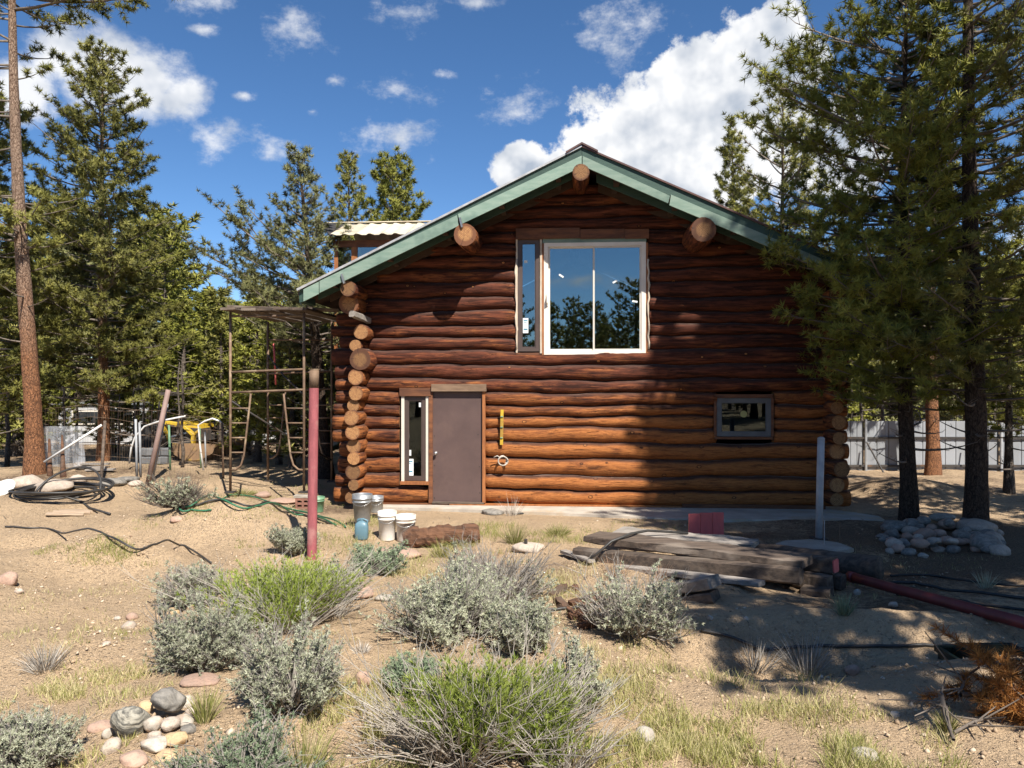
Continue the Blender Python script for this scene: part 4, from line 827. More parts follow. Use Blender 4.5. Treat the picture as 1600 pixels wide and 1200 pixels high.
def conifer(seed, H, r0, cb, R, nb=100, prof='cone', L=0.10, w=0.013, k=12, tstep=0.10, twd=8.0, droop=-0.1, curl=0.25, lean=(0,0), dead=8,
            extra=(), skip=None, spread=0.62, trunk_n=12, lone=0.15, minr=0.0045, limb_n=3):
    """returns (trunk mesh, limbs mesh, crown mesh). extra: (height, azimuth, length, rise) limbs of its own; skip(z,az) drops limbs"""
    rng = np.random.default_rng(seed); ph = rng.random(4)*6.28
    k = int(k*1.9); w *= 1.30; L *= 1.05; twd *= 1.2; tstep *= 0.76
    def path(t): z = t*H; return np.array([lean[0]*t+0.04*math.sin(z*0.6+ph[0])*min(1, z), lean[1]*t+0.04*math.sin(z*0.5+ph[1])*min(1, z), z])
    limbs = NP(); C = []; A = []; TN = []; todo = []
    for i in range(nb):
        u = (i+rng.random())/nb; t = cb+(0.985-cb)*u**0.9; az = i*2.39996+rng.normal()*0.35
        v = (t-cb)/(1-cb)
        pr = {'cone': (1-v)**0.85*min(1, 0.55+v*2.2), 'column': (1-v**2.2)*0.85*min(1, 0.5+v*2.5)+0.05, 'dome': math.sqrt(max(0.02, 1-v*v))*min(1, 0.5+v*2),
              'spire': (1-v)**1.15+0.03, 'plump': (1-v)**0.55*min(1, 0.6+v*1.6), 'oval': math.sin(PI*min(1, 0.12+v*0.86))**0.75}[prof]
        Lb = max(0.18, R*pr*rng.uniform(0.55, 1.18))
        if skip and skip(t*H, az % (2*PI)): continue
        rise = droop+0.75*v*v+rng.normal()*0.10
        todo.append((t, az, Lb, rise, True))
    for j in range(dead):
        t = cb*rng.uniform(0.35, 1.15); todo.append((min(0.95, t), rng.random()*6.28, R*rng.uniform(0.25, 0.6), rng.normal()*0.15-0.1, False))
    for hz, az, Lb, rise in extra: todo.append((hz/H, az, Lb, rise, True))
    P0 = []; P1 = []; R0 = []; R1 = []
    for t, az, Lb, rise, live in todo:
        p = path(t); dh = np.array([math.cos(az), math.sin(az), 0]); sd = np.array([-dh[1], dh[0], 0]); bend = rng.normal()*0.22
        ns = 5; s = np.linspace(0, 1, ns+1); pts = p+np.outer(s*Lb, dh)+np.outer(bend*Lb*s*s, sd); pts[:, 2] += Lb*(rise*s+curl*s*s)
        rb = min(r0*0.4, 0.010+0.013*Lb); rad = rb*(1-s*0.82)+0.002
        P0 += list(pts[:-1]); P1 += list(pts[1:]); R0 += list(rad[:-1]); R1 += list(rad[1:])
        nt_ = max(2, int(Lb*twd)); tw = rng.uniform(0.22, 1.0, nt_); tw[0] = 1.0
        for q, sv in enumerate(tw):
            b = np.array([np.interp(sv, s, pts[:, c]) for c in range(3)]); i0 = min(ns-1, int(sv*ns)); dr = unit(pts[i0+1]-pts[i0])
            sgn = 1 if q % 2 else -1; ang = rng.uniform(0.45, 1.15)*sgn if q else 0
            d = unit(dr*math.cos(ang)+sd*math.sin(ang)+np.array([0,0,rng.normal()*0.22+0.10])); lt = max(0.12, Lb*rng.uniform(0.16, 0.40)*(1.15-sv*0.55))
            if not live: lt *= 0.6
            e = b+d*lt; e[2] += 0.12*lt; mid = (b+e)/2+rng.normal(size=3)*0.03*lt
            P0 += [b, mid]; P1 += [mid, e]; r_ = max(minr, 0.004+0.004*lt); R0 += [r_, r_*0.8]; R1 += [r_*0.8, minr*0.7]
            if live:
                m = max(2, int(lt*0.85/tstep)); ss = np.linspace(0.45, 1.0, m)
                for x in ss:
                    C.append(b+(e-b)*x+rng.normal(size=3)*0.018); A.append(d*0.7+np.array([0,0,0.5])); TN.append(0.38+0.25*x*rng.random()+rng.normal()*0.16)
                if rng.random() < 0.6:
                    f = unit(d+rng.normal(size=3)*0.7); e2 = mid+f*lt*0.5; P0.append(mid); P1.append(e2); R0.append(minr); R1.append(minr*0.6)
                    for x in np.linspace(0.4, 1, max(2, int(lt*0.4/tstep))): C.append(mid+(e2-mid)*x); A.append(f*0.7+np.array([0,0,0.5])); TN.append(0.36+rng.normal()*0.18)
    # leader
    for x in np.linspace(0.93, 1.0, 8): C.append(path(x)); A.append(np.array([0,0,1.0])); TN.append(0.6)
    V, Fc = segs(P0, P1, R0, R1, limb_n); limbs.add(V, Fc)
    C = np.array(C); A = unit(np.array(A)); TN = np.array(TN)
    V, Fc, T = needles(C, A, k, L, w, spread, rng, TN)
    ax = np.stack([lean[0]*C[:, 2]/H, lean[1]*C[:, 2]/H, C[:, 2]], 1); O = C-ax; PF = unit(unit(O)*0.8+A*0.35+np.array([0,0,0.35])+rng.normal(size=C.shape)*0.25)
    return trunk_mesh(H, r0, path, seed, trunk_n), limbs.mesh('limbs'), np_mesh('crown', V, Fc, T, False, np.repeat(PF, 3*k, 0))
def plant_tree(name, meshes, loc, label, group=None, mats=('bark_dark', 'twig', 'pine'), rz=0.0, sc=1.0, cat='tree'):
    r = thing(name, label, cat, loc, group, rz); r.scale = (sc, sc, sc)
    for nm, me, mt in zip(('trunk', 'limbs', 'crown'), meshes, mats): link(nm, me, MAT[mt], r)
    return r
def copy_tree(src, loc, label, group=None, rz=0.0, sc=(1,1,1)):
    r = src.copy(); COL.objects.link(r); r.location = loc; r.rotation_euler = (0, 0, rz); r.scale = sc; r['label'] = label
    if group: r['group'] = group
    elif 'group' in r: del r['group']
    for ch in src.children:
        c = ch.copy(); COL.objects.link(c); c.parent = r
    return r
def height_for(py, d, z0): return CAMZ-(py-CY)/FPX*d-z0

# ------------------------------------------------------------------ trees: the named ones
def base(px, d): X = (px-CX)/FPX*d; return Vector((X, d, gzs(X, d)))
# left: tall orange-barked pine leaving the top of the picture
b = base(54, 13.6)
m = conifer(11, 12.5, 0.155, 0.33, 1.7, nb=46, prof='column', L=0.12, w=0.013, k=13, twd=7, droop=-0.22, curl=0.3, lean=(-0.62, 0), dead=5, trunk_n=16,
    skip=lambda z, az: (5.4 < z < 7.6 and (az < 2.0 or az > 5.0)) or (z < 7.8 and 3.9 < az < 5.9),
    extra=[(4.75,0.1,0.9,0.0),(4.6,3.3,1.3,-0.1),(4.5,5.4,0.75,-0.1),(4.4,4.2,1.0,-0.15),(5.1,2.6,1.2,0.0),(8.6,-0.05,2.3,0.02),(8.9,0.35,2.5,-0.12),(9.2,-0.5,2.2,-0.15),(8.0,3.3,1.4,-0.1),(7.5,3.0,1.5,0.0),(7.3,0.2,0.5,0.1),(5.0,0.6,1.0,-0.05),(4.75,4.5,1.0,0.0),(4.45,5.0,0.9,-0.1),(4.6,5.6,1.0,0.0),(4.9,4.0,1.1,0.0),(4.3,3.6,1.2,-0.1),(4.2,0.3,0.9,-0.1),(9.0,2.8,1.4,-0.1),(8.4,3.6,1.3,-0.1),(6.6,3.2,1.1,0.0),(6.9,2.9,0.9,0.0)])
plant_tree('pine_tree', m, b, 'tall pine with bare orange trunk at the left edge of the yard', None, ('bark_orange', 'twig', 'pine'))
# left: full green pine behind it
b = base(160, 17.5)
m = conifer(12, height_for(78, 17.5, b.z), 0.14, 0.17, 2.15, nb=190, prof='plump', L=0.125, w=0.015, k=12, twd=7, tstep=0.12, droop=-0.16, curl=0.3, dead=5)
plant_tree('pine_tree', m, b, 'full bushy pine with reddish trunk behind the coiled black pipe', None, ('bark_orange', 'twig', 'pine'))
b = base(-28, 15.0)
m = conifer(13, 7.9, 0.13, 0.14, 1.6, nb=125, prof='plump', L=0.125, w=0.015, k=12, twd=7, droop=-0.15, curl=0.3, dead=6)
plant_tree('pine_tree', m, b, 'dense pine cut off by the left edge of the picture', None, ('bark_dark', 'twig', 'pine'))
# by the left corner of the house: straggly grey-green pine with a dark trunk
b = base(510, 16.4)
m = conifer(14, height_for(240, 16.4, b.z), 0.17, 0.38, 1.75, nb=120, prof='spire', L=0.115, w=0.013, k=11, twd=6.5, droop=0.0, curl=0.35, lean=(-0.62, 0), dead=12,
    extra=[(4.05,3.0,2.6,0.10),(4.3,2.7,2.4,0.20),(3.9,3.5,2.3,0.02),(4.6,3.2,1.9,0.35),(4.4,3.9,1.7,0.3),(3.7,2.6,1.8,0.0),(4.9,3.0,1.4,0.5),(4.2,0.2,0.9,0.2)])
plant_tree('pine_tree', m, b, 'straggly grey green pine rising behind the scaffold', None, ('bark_dark', 'twig', 'pine_grey'))
b = base(545, 25)
m = conifer(15, height_for(243, 25, b.z), 0.15, 0.3, 1.6, nb=140, prof='cone', L=0.15, w=0.02, k=10, twd=6, tstep=0.14, droop=0.0, curl=0.3, dead=3)
plant_tree('pine_tree', m, b, 'slim pine showing above the left end of the dormer roof', None, ('bark_grey', 'twig', 'pine'))
b = base(612, 22)
m = conifer(16, height_for(248, 22, b.z), 0.14, 0.2, 1.6, nb=190, prof='plump', L=0.15, w=0.02, k=11, twd=7, tstep=0.13, droop=0.1, curl=0.35, dead=2)
plant_tree('pine_tree', m, b, 'bright yellow green pine standing above the dormer roof', None, ('bark_grey', 'twig', 'pine_bright'))
# right of the roof
b = base(1146, 25)
m = conifer(17, height_for(206, 25, b.z), 0.15, 0.2, 1.7, nb=170, prof='cone', L=0.15, w=0.02, k=11, twd=7, tstep=0.13, droop=0.05, curl=0.3, dead=2)
plant_tree('pine_tree', m, b, 'rounded pine peeping over the right roof slope', None, ('bark_grey', 'twig', 'pine'))
b = base(1222, 21)
m = conifer(18, height_for(150, 21, b.z), 0.14, 0.36, 1.6, nb=75, prof='oval', L=0.15, w=0.018, k=11, twd=5.5, tstep=0.13, droop=0.15, curl=0.3, dead=10)
plant_tree('pine_tree', m, b, 'open thin pine with sky showing through its crown, over the right eave', None, ('bark_grey', 'twig', 'pine'))
# right: the two dark-trunked pines by the rock heap
b = base(1420, 11.5)
m = conifer(19, 8.9, 0.125, 0.20, 2.05, nb=215, prof='column', L=0.125, w=0.0125, k=12, twd=5.8, tstep=0.105, droop=-0.18, curl=0.25, lean=(-0.1, 0), dead=10,
    extra=[(4.1,3.3,1.6,-0.15),(3.6,3.2,1.5,-0.3),(3.0,3.4,1.5,-0.35),(2.7,3.0,1.2,-0.25),(6.6,3.1,1.7,0.05),(7.3,3.3,1.75,0.0),(6.2,3.5,1.5,0.1),(2.6,3.6,0.9,-0.3),(4.6,3.6,1.3,-0.05),(5.6,3.1,2.1,0.05),(5.9,3.5,2.0,0.1),(6.0,2.9,2.1,0.15),(6.4,3.3,2.0,0.1),(5.2,3.9,1.7,0.0),(4.9,4.6,1.7,0.0),(5.6,5.1,1.6,0.0),(4.2,4.4,1.5,-0.1),(3.4,4.2,1.3,-0.2),(2.9,4.9,1.2,-0.25),(3.7,5.4,1.3,-0.2),(2.3,3.3,1.3,-0.2),(2.9,3.7,1.5,-0.25),(3.2,3.1,1.7,-0.25),(3.8,3.6,1.6,-0.2),(4.4,3.3,1.8,-0.1),(2.6,4.3,1.2,-0.2),(3.5,3.9,1.5,-0.25),(4.8,3.1,1.9,-0.05),(2.2,2.8,1.2,-0.2),(4.0,2.9,1.7,-0.2),(3.3,2.6,1.3,-0.2),(6.9,2.8,1.9,0.1)])
plant_tree('pine_tree', m, b, 'slimmer dark trunked pine with low boughs over the house corner', None, ('bark_dark', 'twig', 'pine_bright'))
b = base(1524, 10.8)
m = conifer(20, 11.5, 0.155, 0.17, 2.05, nb=270, prof='column', L=0.125, w=0.0125, k=12, twd=5.6, tstep=0.105, droop=-0.1, curl=0.25, lean=(-0.15, 0), dead=12,
    skip=lambda z, az: (2.3 < az < 4.3 and z > 3.2) or (4.3 <= az < 5.0 and 3.4 < z < 7.0 and (az*10) % 1 < 0.5) or (az > 5.6 and 3.3 < z < 5.2))
plant_tree('pine_tree', m, b, 'thick trunked pine rising from the right end of the rock heap', None, ('bark_dark', 'twig', 'pine'))
b = base(1458, 17.5)
m = conifer(22, 8.5, 0.16, 0.3, 1.4, nb=70, prof='column', L=0.14, w=0.018, k=10, twd=6.5, tstep=0.13, dead=6)
t_red = plant_tree('pine_tree', m, b, 'pine with a reddish trunk in front of the white panel fence', None, ('bark_orange', 'twig', 'pine'))
b = base(1577, 14)
m = conifer(23, 4.2, 0.085, 0.22, 1.0, nb=60, prof='cone', L=0.13, w=0.015, k=10, twd=7, tstep=0.12, dead=4)
plant_tree('pine_tree', m, b, 'small thin trunked pine at the right edge behind the rock heap', None, ('bark_grey', 'twig', 'pine_bright'))
# pines beside and behind the photographer: they shade the right half of the yard and house and mirror in the windows
mA = conifer(31, 15.5, 0.20, 0.36, 2.0, nb=250, prof='column', L=0.15, w=0.046, k=6, twd=7, tstep=0.13, droop=-0.1, curl=0.25, dead=8)
mB = conifer(32, 8.2, 0.16, 0.16, 1.9, nb=100, prof='oval', L=0.14, w=0.030, k=6, twd=7, tstep=0.13, droop=-0.1, curl=0.25, dead=8)
sh = plant_tree('pine_tree', mA, (7.95, 4.0, gzs(7.95, 4.0)), 'tall pine right of the camera beside the end of the red pipe', None, rz=0.4)
sB = plant_tree('pine_tree', mB, (10.6, 9.6, gzs(10.6, 9.6)), 'bushy pine just outside the right edge beyond the rock heap', None, rz=1.1)
sh.scale = (1.12, 1.12, 1.04)
BEHIND = [(7.75,4.75,0,1.9,0.9,'pine just outside the right edge above the red pipe'),(6.4,2.9,0,1.2,0.66,'pine right of the camera shading the timber stack'),(9.3,4.7,0,5.1,0.82,'second tall pine farther out right of the camera')]
mC = conifer(33, 7.6, 0.10, 0.66, 1.15, nb=60, prof='oval', L=0.15, w=0.04, k=6, twd=7, tstep=0.13, droop=0.0, curl=0.25, dead=10)
sC = plant_tree('pine_tree', mC, (5.0, 0.95, gzs(5.0, 0.95)), 'slim high crowned pine close on the right hand of the camera', None, rz=0.7)
BEHIND += [(x, y, kx, rz, sc, 'pine behind the camera mirrored in the windows') for x, y, kx, rz, sc in [(2.8,-10,1,0.7,0.80),(5.6,-11,1,2.7,0.68),(6.6,-9.5,1,4.7,0.62),(8.3,-10.5,1,5.7,0.95),(-4,-12,1,1.9,0.8),(-8,-10,1,0.3,0.9),(11,-7,0,0.2,0.8),(0.4,-16,1,3.0,0.75),(-12,-3,0,4.0,0.8),(9.5,-14,1,2.0,1.0),(-16,-14,1,5,1.2),(4.0,-19,1,1,0.7),(5.6,-18,1,3,0.7),(2.0,-21,1,2,0.7)]]
for x, y, kx, rz, sc, lab in BEHIND:
    copy_tree((sh, sB)[kx], (x, y, gzs(x, y)), lab, 'pines behind the camera' if y < 0 else None, rz, (sc, sc, sc))
# ------------------------------------------------------------------ the woods behind, one object per tree
fv = []
for i, (H, R, pf, nb, cbf) in enumerate([(7.0,1.25,'cone',80,0.12),(7.5,1.05,'spire',80,0.15),(6.5,1.15,'column',76,0.2),(8.0,1.2,'oval',70,0.3),(6.0,1.35,'cone',80,0.06),(7.2,0.95,'column',66,0.25)]):
    fv.append((H, conifer(50+i, H, 0.095, cbf, R, nb=nb, prof=pf, L=0.19, w=0.044, k=5, twd=5.0, tstep=0.17, droop=0.0, curl=0.3, dead=10, trunk_n=8, minr=0.006)))
first = {}; rf = random.Random(5)
def wood(px, d, top, kx, group, label, mats):
    X = (px-CX)/FPX*d; z0 = gzs(X, d); H = fv[kx][0]; h = max(3.0, height_for(top, d, z0)); sc = h/H; key = (kx, mats[2])
    wd = sc*rf.uniform(1.15, 1.6)
    if key not in first:
        ms = fv[kx][1]
        if any(k[0] == kx for k in first): ms = [q.copy() for q in ms]; [q.materials.clear() for q in ms]
        o = plant_tree('pine_tree', ms, (X, d, z0), label, group, mats, rf.uniform(0, 6.28)); o.scale = (wd, wd, sc); first[key] = o
    else: copy_tree(first[key], (X, d, z0), label, group, rf.uniform(0, 6.28), (wd, wd, sc))
LG, RG = 'pines in the woods left of the house', 'pines in the woods right of the house'
MS = [('bark_grey','twig','pine'), ('bark_grey','twig','pine_bright'), ('bark_dark','twig','pine_grey')]
for j in range(88):
    px = -160+j*8.6+rf.uniform(-14, 14); d = rf.choice([rf.uniform(23, 29), rf.uniform(28, 38), rf.uniform(36, 50)])
    top = rf.uniform(455, 545) if px > 270 else rf.uniform(330, 520)
    if 270 < px < 360: top = rf.uniform(445, 530)
    if 60 < px < 470 and d < 27: d += 6
    wood(px, d, top, rf.randrange(6), LG, 'pine among many in the sunlit woods left of the house', rf.choice(MS[:2]+MS))
for j in range(9):
    px = (285, 345, 402, 436, 30, 455, 380, 320, 490)[j]; wood(px, (23.5, 22.5, 20.5, 19.5, 22, 18.5, 24, 25, 19)[j], (470, 455, 470, 462, 420, 500, 480, 460, 480)[j], (0, 1, 4, 0, 4, 4, 2, 0, 4)[j], LG, 'pine among many in the sunlit woods left of the house', MS[(1,0,1,1,0,0,1,1,2)[j]])
for j in range(56):
    px = 1310+j*8+rf.uniform(-12, 12); d = rf.choice([rf.uniform(21, 27), rf.uniform(26, 38), rf.uniform(36, 50)])
    wood(px, d, rf.uniform(400, 540), rf.randrange(6), RG, 'pine among many in the woods behind the white panel fence', rf.choice(MS))
for j in range(26):
    px = 480+j*32+rf.uniform(-14, 14); d = rf.uniform(30, 50); wood(px, d, rf.uniform(470, 540), rf.randrange(6), 'pines hidden behind the house', 'pine in the woods straight behind the house', MS[0])
for j, (px, d, top) in enumerate([(100,22.5,585),(178,23,560),(215,23.5,540),(250,24,560),(300,24.5,530),(345,23,520),(385,23.5,540),(20,22,560)]):
    wood(px, d, top, (0,4,0,4,0,4,2,4)[j], LG, 'young pine standing before the white house left of the yard', MS[(1,0,1,1,0,1,0,0)[j]])
# bare dead poles of pines
rd = random.Random(9)
for j, (px, d, top, r) in enumerate([(285,19,545,0.05),(279,21,560,0.045),(210,22,560,0.05),(238,20,600,0.05),(12,19,560,0.07),(30,22,520,0.06),(100,21,600,0.06),(120,23,590,0.06),(186,20,610,0.05),(390,22,520,0.05),(1345,20,500,0.05),(1380,19,520,0.06),(1555,19,540,0.06)]):
    b = base(px, d); h = height_for(top, d, b.z); t = thing('dead_tree', 'bare grey dead pine stem standing in the woods', 'tree', b, 'bare dead stems in the woods')
    part('trunk', MB().tube([b+Vector((0.03*math.sin(q*2.2+j), 0, h*q/6-0.1)) for q in range(7)], [r*(1-q*0.12) for q in range(7)], 7), MAT['bark_grey'], t, True)
    mb = MB()
    for q in range(16):
        z = h*rd.uniform(0.2, 0.98); a = rd.uniform(0, 6.28); l = rd.uniform(0.2, 0.7); p = b+Vector((0, 0, z)); mb.tube([p, p+Vector((math.cos(a)*l*0.6, math.sin(a)*l*0.6, 0.03)), p+Vector((math.cos(a)*l, math.sin(a)*l, rd.uniform(-0.15, 0.1)))], [0.012, 0.008, 0.004], 4)
    part('limbs', mb, MAT['twig'], t)

# woods behind the photographer, mirrored in the panes
for j in range(48):
    x = rf.uniform(-14, 34); y = rf.uniform(-40, -15); src = first[rf.choice(list(first))]; q = rf.uniform(0.7, 1.0)
    copy_tree(src, (x, y, gzs(x, y)), 'pine of the woods behind the camera, seen only as reflection', 'woods behind the camera', rf.uniform(0, 6.28), (q*1.2, q*1.2, q))
# ------------------------------------------------------------------ shrubs and grass
def shrub_mesh(seed, R, H, nst=70, sub=5, L=0.045, w=0.012, k=9, inner=0.45, lumps=0.32, step=0.03, spread=0.6, bare=0.0):
    rng = np.random.default_rng(seed); P0=[];P1=[];R0=[];R1=[];C=[];A=[];T=[]
    ph = rng.random(3)*6.28
    for i in range(nst):
        az = rng.random()*6.28; th = math.acos(1-rng.random()**0.8*0.93); lp = 1+lumps*(math.sin(az*2+ph[0])*0.5+math.sin(az*3+ph[1])*0.4+0.5*math.sin(th*5+ph[2]))
        e = np.array([R*math.sin(th)*math.cos(az)*lp, R*math.sin(th)*math.sin(az)*lp, 0.06+H*math.cos(th)**0.8*lp])*rng.uniform(0.70, 1.10)
        b = np.array([rng.normal()*0.06*R, rng.normal()*0.06*R, -0.02]); m = b*0.45+e*0.55; m[2] -= 0.12*H*math.sin(th); m += rng.normal(size=3)*0.03*R
        P0 += [b, m]; P1 += [m, e]; r = 0.0045+0.004*R; R0 += [r*1.6, r]; R1 += [r, r*0.4]
        dead = rng.random() < bare+0.12; twg = 2 if rng.random() < 0.3 else 0
        for j in range(sub):
            t = rng.uniform(inner, 1); p = m+(e-m)*(t-0.4)/0.6 if t > 0.4 else b+(m-b)*t/0.4
            d = unit((e-m)*1.2+rng.normal(size=3)*0.32*R+np.array([0,0,0.25*R])); l = R*rng.uniform(0.16, 0.36); q = p+d*l
            P0.append(p); P1.append(q); R0.append(r*0.6); R1.append(r*0.3)
            for _ in range(twg):
                f2 = q+unit(d+rng.normal(size=3)*0.5)*l*0.7; P0.append(q); P1.append(f2); R0.append(r*0.3); R1.append(r*0.15)
            if dead: continue
            ns = max(2, int(l*0.8/step))
            for x in np.linspace(0.25, 1, ns): C.append(p+(q-p)*x+rng.normal(size=3)*0.01); A.append(d*0.6+np.array([0,0,0.6])); T.append(0.45+0.25*rng.normal()*0.8+(x-0.6)*0.2)
    n1 = NP(); V, Fc = segs(P0, P1, R0, R1, 3); n1.add(V, Fc)
    V, Fc, Tt = needles(np.array(C), unit(np.array(A)), k, L, w, spread, rng, np.clip(np.array(T), 0, 1))
    return n1.mesh('stems'), np_mesh('foliage', V, Fc, Tt)
def rabbit_mesh(seed, R, H, nst=420, L=0.05, w=0.007, k=5, greys=140, lean=0.75, green=1.0):
    rng = np.random.default_rng(seed); C=[];A=[];T=[]; G0=NP(); P0=[];P1=[];R0=[];R1=[]
    Q0=[];Q1=[];S0=[];S1=[]; cl = [(np.array([rng.normal()*0.30*R, rng.normal()*0.26*R, 0]), rng.uniform(0.62, 1.05)) for _ in range(9)]
    for i in range(nst+greys):
        cb_, ch_ = cl[rng.integers(0, 9)]; cb_ = cb_*(1.35 if i >= nst else 0.9)
        gr = i >= nst; az = rng.random()*6.28; rr = rng.random()**0.6
        b = cb_+np.array([math.cos(az), math.sin(az), 0])*R*0.16*rr; d = unit(np.array([math.cos(az)*lean*rr, math.sin(az)*lean*rr, 1.0])+rng.normal(size=3)*0.13)
        if gr: d = unit(d+np.array([math.cos(az), math.sin(az), -0.05])*rng.uniform(0.1, 0.75))
        l = H*rng.uniform(0.5, 1.1)*ch_*rng.uniform(0.85, 1.1)*(1.12 if gr else 1.0)/max(0.8, d[2]+0.25); m = b+d*l*0.55+rng.normal(size=3)*0.012; e = b+d*l+np.array([0,0,-0.10*l*rr]); 
        if gr or rng.random() > green:
            P0 += [b, m]; P1 += [m, e]; R0 += [0.0042, 0.003]; R1 += [0.003, 0.0012]
            for j in range(3):
                f = m+(e-m)*rng.random(); g2 = f+unit(d+rng.normal(size=3)*0.35)*l*0.25; P0.append(f); P1.append(g2); R0.append(0.0022); R1.append(0.001)
        else:
            Q0 += [b, m]; Q1 += [m, e]; S0 += [0.0032, 0.0026]; S1 += [0.0026, 0.0014]
            for x in np.linspace(0.42, 1.0, max(3, int(l/0.045))): C.append(b+(e-b)*x+rng.normal(size=3)*0.006); A.append(d); T.append(0.15+0.6*x+rng.normal()*0.12)
    V, Fc = segs(P0+Q0, P1+Q1, R0+S0, R1+S1, 3)
    n1 = np_mesh('stems', V, Fc, np.clip(rng.normal(0.5, 0.22, len(V)), 0, 1))
    V, Fc, Tt = needles(np.array(C), unit(np.array(A)), k, L, w, 0.42, rng, np.clip(np.array(T), 0, 1)); return n1, np_mesh('foliage', V, Fc, Tt)
def put_shrub(name, ms, loc, label, cat, mats, group=None, rz=0.0, sc=1.0):
    r = thing(name, label, cat, loc, group, rz); r.scale = (sc,)*3
    for nm, me, mt in zip(('stems', 'foliage'), ms, mats): link(nm, me, MAT[mt], r)
    return r
def at(px, py):
    p = G(px, py); return p, FPX/p.y            # ground point and pixels per metre there
SG = ('stem', 'sage'); SB = ('stem', 'sage_blue')
def sage(seed, px, pybase, wpx, hpx, label, mats=SG, bare=0.0, nst=100, group='sagebrush clumps in the yard', name='sagebrush', dens=1.0):
    p, s = at(px, pybase); R = wpx/2/s; H = hpx/s*0.66; p = p+Vector((0, R*0.55, 0)); p.z = gzs(p.x, p.y)
    kk = 1+0.9*max(0, R-0.3); fz = p.y/5.0; ms = shrub_mesh(seed, R, H, int(nst*kk*dens*1.35), 6, 0.026*fz**0.5, 0.0075*fz**0.6, 12, bare=bare, step=0.022*fz**0.5)
    return put_shrub(name, ms, p, label, 'shrub', mats, group)
sage(61, 300, 1058, 170, 118, 'grey green sagebrush left of the tall green bush, above the stone pile')
sage(62, 440, 1132, 205, 150, 'rounded pale sagebrush between the stone pile and the bare sandy strip', nst=95)
sage(63, 15, 1222, 140, 90, 'sagebrush filling the bottom left corner of the picture')
sage(64, 355, 1285, 220, 120, 'bluish green young sagebrush at the bottom edge right of the stone pile', SB, nst=90)
sage(65, 456, 873, 58, 50, 'small round sagebrush just left of the red post')
sage(66, 700, 1000, 210, 118, 'wide sagebrush in the middle of the yard, green on its near side', SG, 0.12, 100)
sage(67, 775, 958, 165, 112, 'dry grey half of the thicket in the middle of the yard', ('stem', 'sage'), 0.72, 120, name='dead_shrub')
sage(68, 1000, 1012, 185, 116, 'greyish sagebrush in front of the timber blocks', ('stem', 'sage'), 0.38, 95)
sage(69, 893, 1110, 100, 110, 'sagebrush peeping out right behind the bright green bush')
sage(70, 285, 952, 100, 78, 'dry grey sagebrush left behind the tall green bush', ('stem', 'sage'), 0.45)
sage(71, 264, 812, 105, 48, 'dry brown grey shrub beside the green hose', ('twig', 'sage'), 0.68, 80, name='dead_shrub')
sage(72, 637, 1085, 75, 55, 'low dark sagebrush left of the bright green bush', SB)
sage(73, 520, 948, 66, 80, 'thin grey sagebrush right of the tall green bush', ('stem', 'sage'), 0.35)
sage(74, 820, 1030, 110, 90, 'sagebrush low between the thicket and the bright green bush')
sage(75, 585, 900, 80, 40, 'low bluish sagebrush below the rotten log', SB)
def rabbit(seed, px, pybase, wpx, hpx, label, **kw):
    p, s = at(px, pybase); R = wpx/2/s; H = hpx/s*0.80; p = p+Vector((0, R*0.45, 0)); p.z = gzs(p.x, p.y)
    return put_shrub('rabbitbrush', rabbit_mesh(seed, R, H, **kw), p, label, 'shrub', ('straw', 'rabbit'), 'green rabbitbrush bushes in the yard')
rabbit(81, 420, 990, 260, 160, 'tall dark green rabbitbrush behind the sagebrush, below the red post', nst=640, greys=260, k=6, w=0.007, lean=0.75)
rabbit(82, 775, 1205, 280, 215, 'bright green rabbitbrush with pale dead stems in the foreground', nst=820, greys=560, lean=0.7, k=7, w=0.0062)
def tussock(seed, px, py, wpx, hpx, label, mat='grass', n=140, group='grass tussocks in the yard', name='grass_tussock'):
    p, s = at(px, py); R = wpx/2/s; H = hpx/s; rng = np.random.default_rng(seed)
    az = rng.random(n)*6.28; rr = rng.random(n)**0.7; B = np.stack([np.cos(az)*rr*R*0.35, np.sin(az)*rr*R*0.35, np.zeros(n)-0.01], 1)
    D = unit(np.stack([np.cos(az)*rr*R, np.sin(az)*rr*R, np.full(n, H)], 1)+rng.normal(size=(n, 3))*0.2*H); l = H*(0.6+0.5*rng.random((n, 1)))
    Sd = unit(np.cross(D, rng.normal(size=(n, 3))))*0.0022; M = B+D*l*0.55; E = B+D*l; E[:, 2] -= 0.15*l[:, 0]*rr
    V = np.stack([B-Sd, B+Sd, M+Sd*0.8, M-Sd*0.8, E], 1).reshape(-1, 3); b = (np.arange(n)*5)[:, None]
    Fc = np.concatenate([b+np.array([[0,1,2]]), b+np.array([[0,2,3]]), b+np.array([[3,2,4]])], 0)
    o = link(name, np_mesh(name, V, Fc, np.repeat(rng.random(n), 5)), MAT[mat], None, p); return tag(o, label, 'grass', group)
tussock(1, 70, 1045, 105, 50, 'grey green grass tussock on the left sand', 'straw', 200)
tussock(2, 320, 1128, 60, 62, 'grass tussock growing at the right side of the stone pile', 'grass', 150)
tussock(3, 1180, 1050, 110, 55, 'pale grass tussock hanging over the pit edge', 'straw', 200)
tussock(4, 1260, 1048, 110, 75, 'tall pale grass tussock right of the pit edge', 'straw', 160)
tussock(5, 1318, 962, 46, 38, 'small grey green tuft below the timber ends', 'sage_blue', 160)
tussock(6, 960, 905, 60, 52, 'cluster of reddish dry stalks in front of the timber stack', 'redstraw', 70)
tussock(7, 1030, 905, 70, 38, 'thin reddish dry stalks along the lower plank', 'redstraw', 50)
tussock(8, 760, 905, 130, 65, 'straw coloured dry stalks behind the grey thicket', 'redstraw', 240)
tussock(9, 805, 850, 60, 42, 'bright green grass tuft beside the white slab', 'grass', 220)
